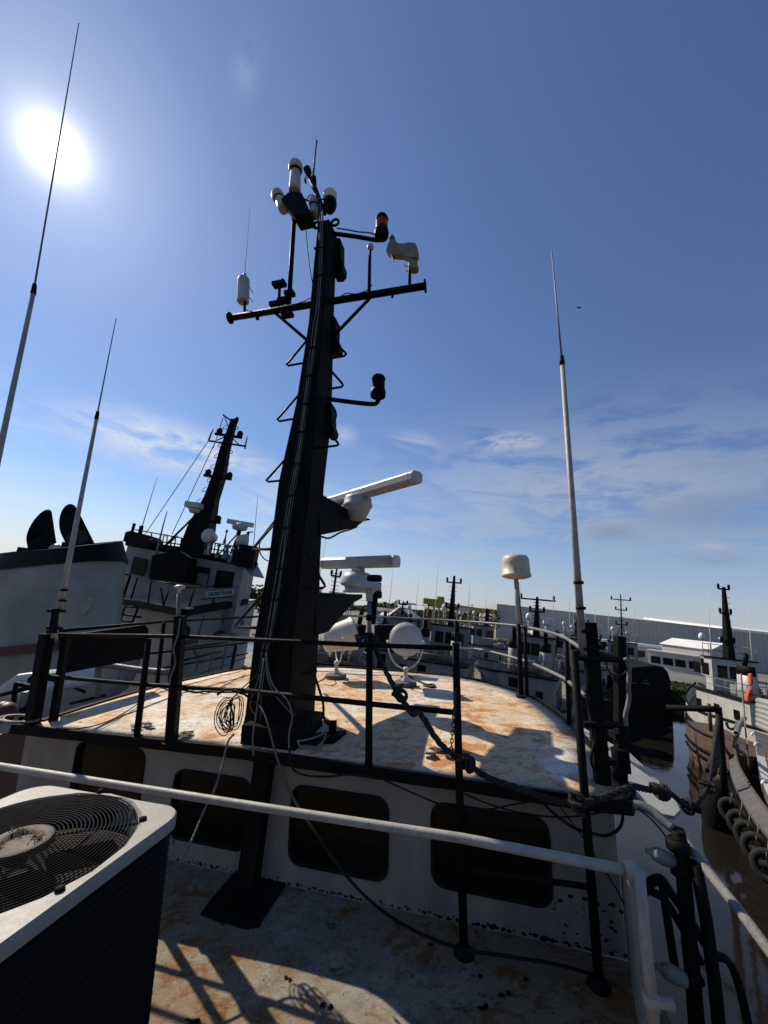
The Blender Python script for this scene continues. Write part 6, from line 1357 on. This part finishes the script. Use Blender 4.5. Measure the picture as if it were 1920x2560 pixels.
# ---------------- white hull at the right edge
wb2=thing('white_boat','bright white curved boat bulwark with hooks at the right edge','boat',ZW(1950,1950,0),frame=WORLD)
E1=[C12(1175,180),C12(1160,290),C12(1175,400),C12(1205,500),C12(1215,640),C12(1240,800),C12(1290,980),C12(1360,1130)]
E2=[C12(1230,170),C12(1240,300),C12(1265,430),C12(1320,560),C12(1400,680),C12(1460,800),C12(1540,950),C12(1640,1100)]
lo_=[];hi_=[]
for (u,v),(u2,v2) in zip(E1,E2):
    p=ZW(u,v,3.4); lo_.append(p); hi_.append(PW(u2,v2,p.y+.4))
lo_=spl(lo_,3); hi_=spl(hi_,3)
b=MB(); b.loft([[p,q_,q_+V((.15,.12,0)),p+V((.15,.12,0))] for p,q_ in zip(lo_,hi_)],sm=False); b.build('bulwark',m_whiteb,wb2)
b=MB(); b.loft([[p,V((p.x+.3,p.y+.2,-.4)),V((p.x+5,p.y+1.5,-.4)),V((p.x+5,p.y+1.5,p.z-.2))] for p in lo_],sm=False); b.build('hull',m_bargeg,wb2)
b=MB(); b.path([p.lerp(q_,.42)-V((.05,.04,0)) for p,q_ in zip(lo_,hi_)],.06,6); b.build('brown_stripe',m_rusth,wb2)
for (x,y) in ((1205,500),(1235,595),(1305,945)):
    d_=ZW(*C12(x,y),3.4).y; b=MB(); b.path(spl([PW(*C12(x-30,y+15),d_-.1),PW(*C12(x-22,y-10),d_-.1),PW(*C12(x,y-12),d_),PW(*C12(x+12,y+10),d_)],3),.07,8); b.build('hook',m_wtrim,wb2)
b=MB()
for k in range(6):
    a=PW(*C12(1250,195+k*44),27); c=PW(*C12(1450,245+k*52),24); b.tube(a,c,.22,.22,10)
b.build('hose_roll',m_board,wb2)
vest=thing('life_vest','orange red life vest hanging on a line at the right edge','life vest',PW(*C12(1165,190),25),frame=WORLD)
b=MB(); b.prism([PW(*C12(*p),25) for p in ((1165,80),(1190,85),(1197,150),(1180,190),(1160,212),(1140,200),(1143,150))],(0,.25,0)); b.build('panel',m_orng,vest,bevel=.08)
b=MB(); b.prism([PW(*C12(*p),25.1) for p in ((1170,-60),(1195,-55),(1198,30),(1190,60),(1172,40))],(0,.25,0)); b.build('panel',m_orng,vest,bevel=.08)
b=MB(); b.bar(PW(*C12(1150,130),24.95),PW(*C12(1193,140),24.95),.08,.04); b.build('strap',m_blk,vest)
b=MB(); b.path([PW(*C12(1078,-60),23),PW(*C12(1090,80),23),PW(*C12(1110,340),22.5),PW(*C12(1135,640),21),ZW(*C12(1160,860),1.6)],.04,6); tag(b.build('mooring_line',m_cabg,frame=WORLD),'long thin line hanging straight down in front of the right tugboat','line')
# red band building already done; own stern tug name not visible
for o in list(bpy.data.objects):
    if '_b' in o: del o['_b']
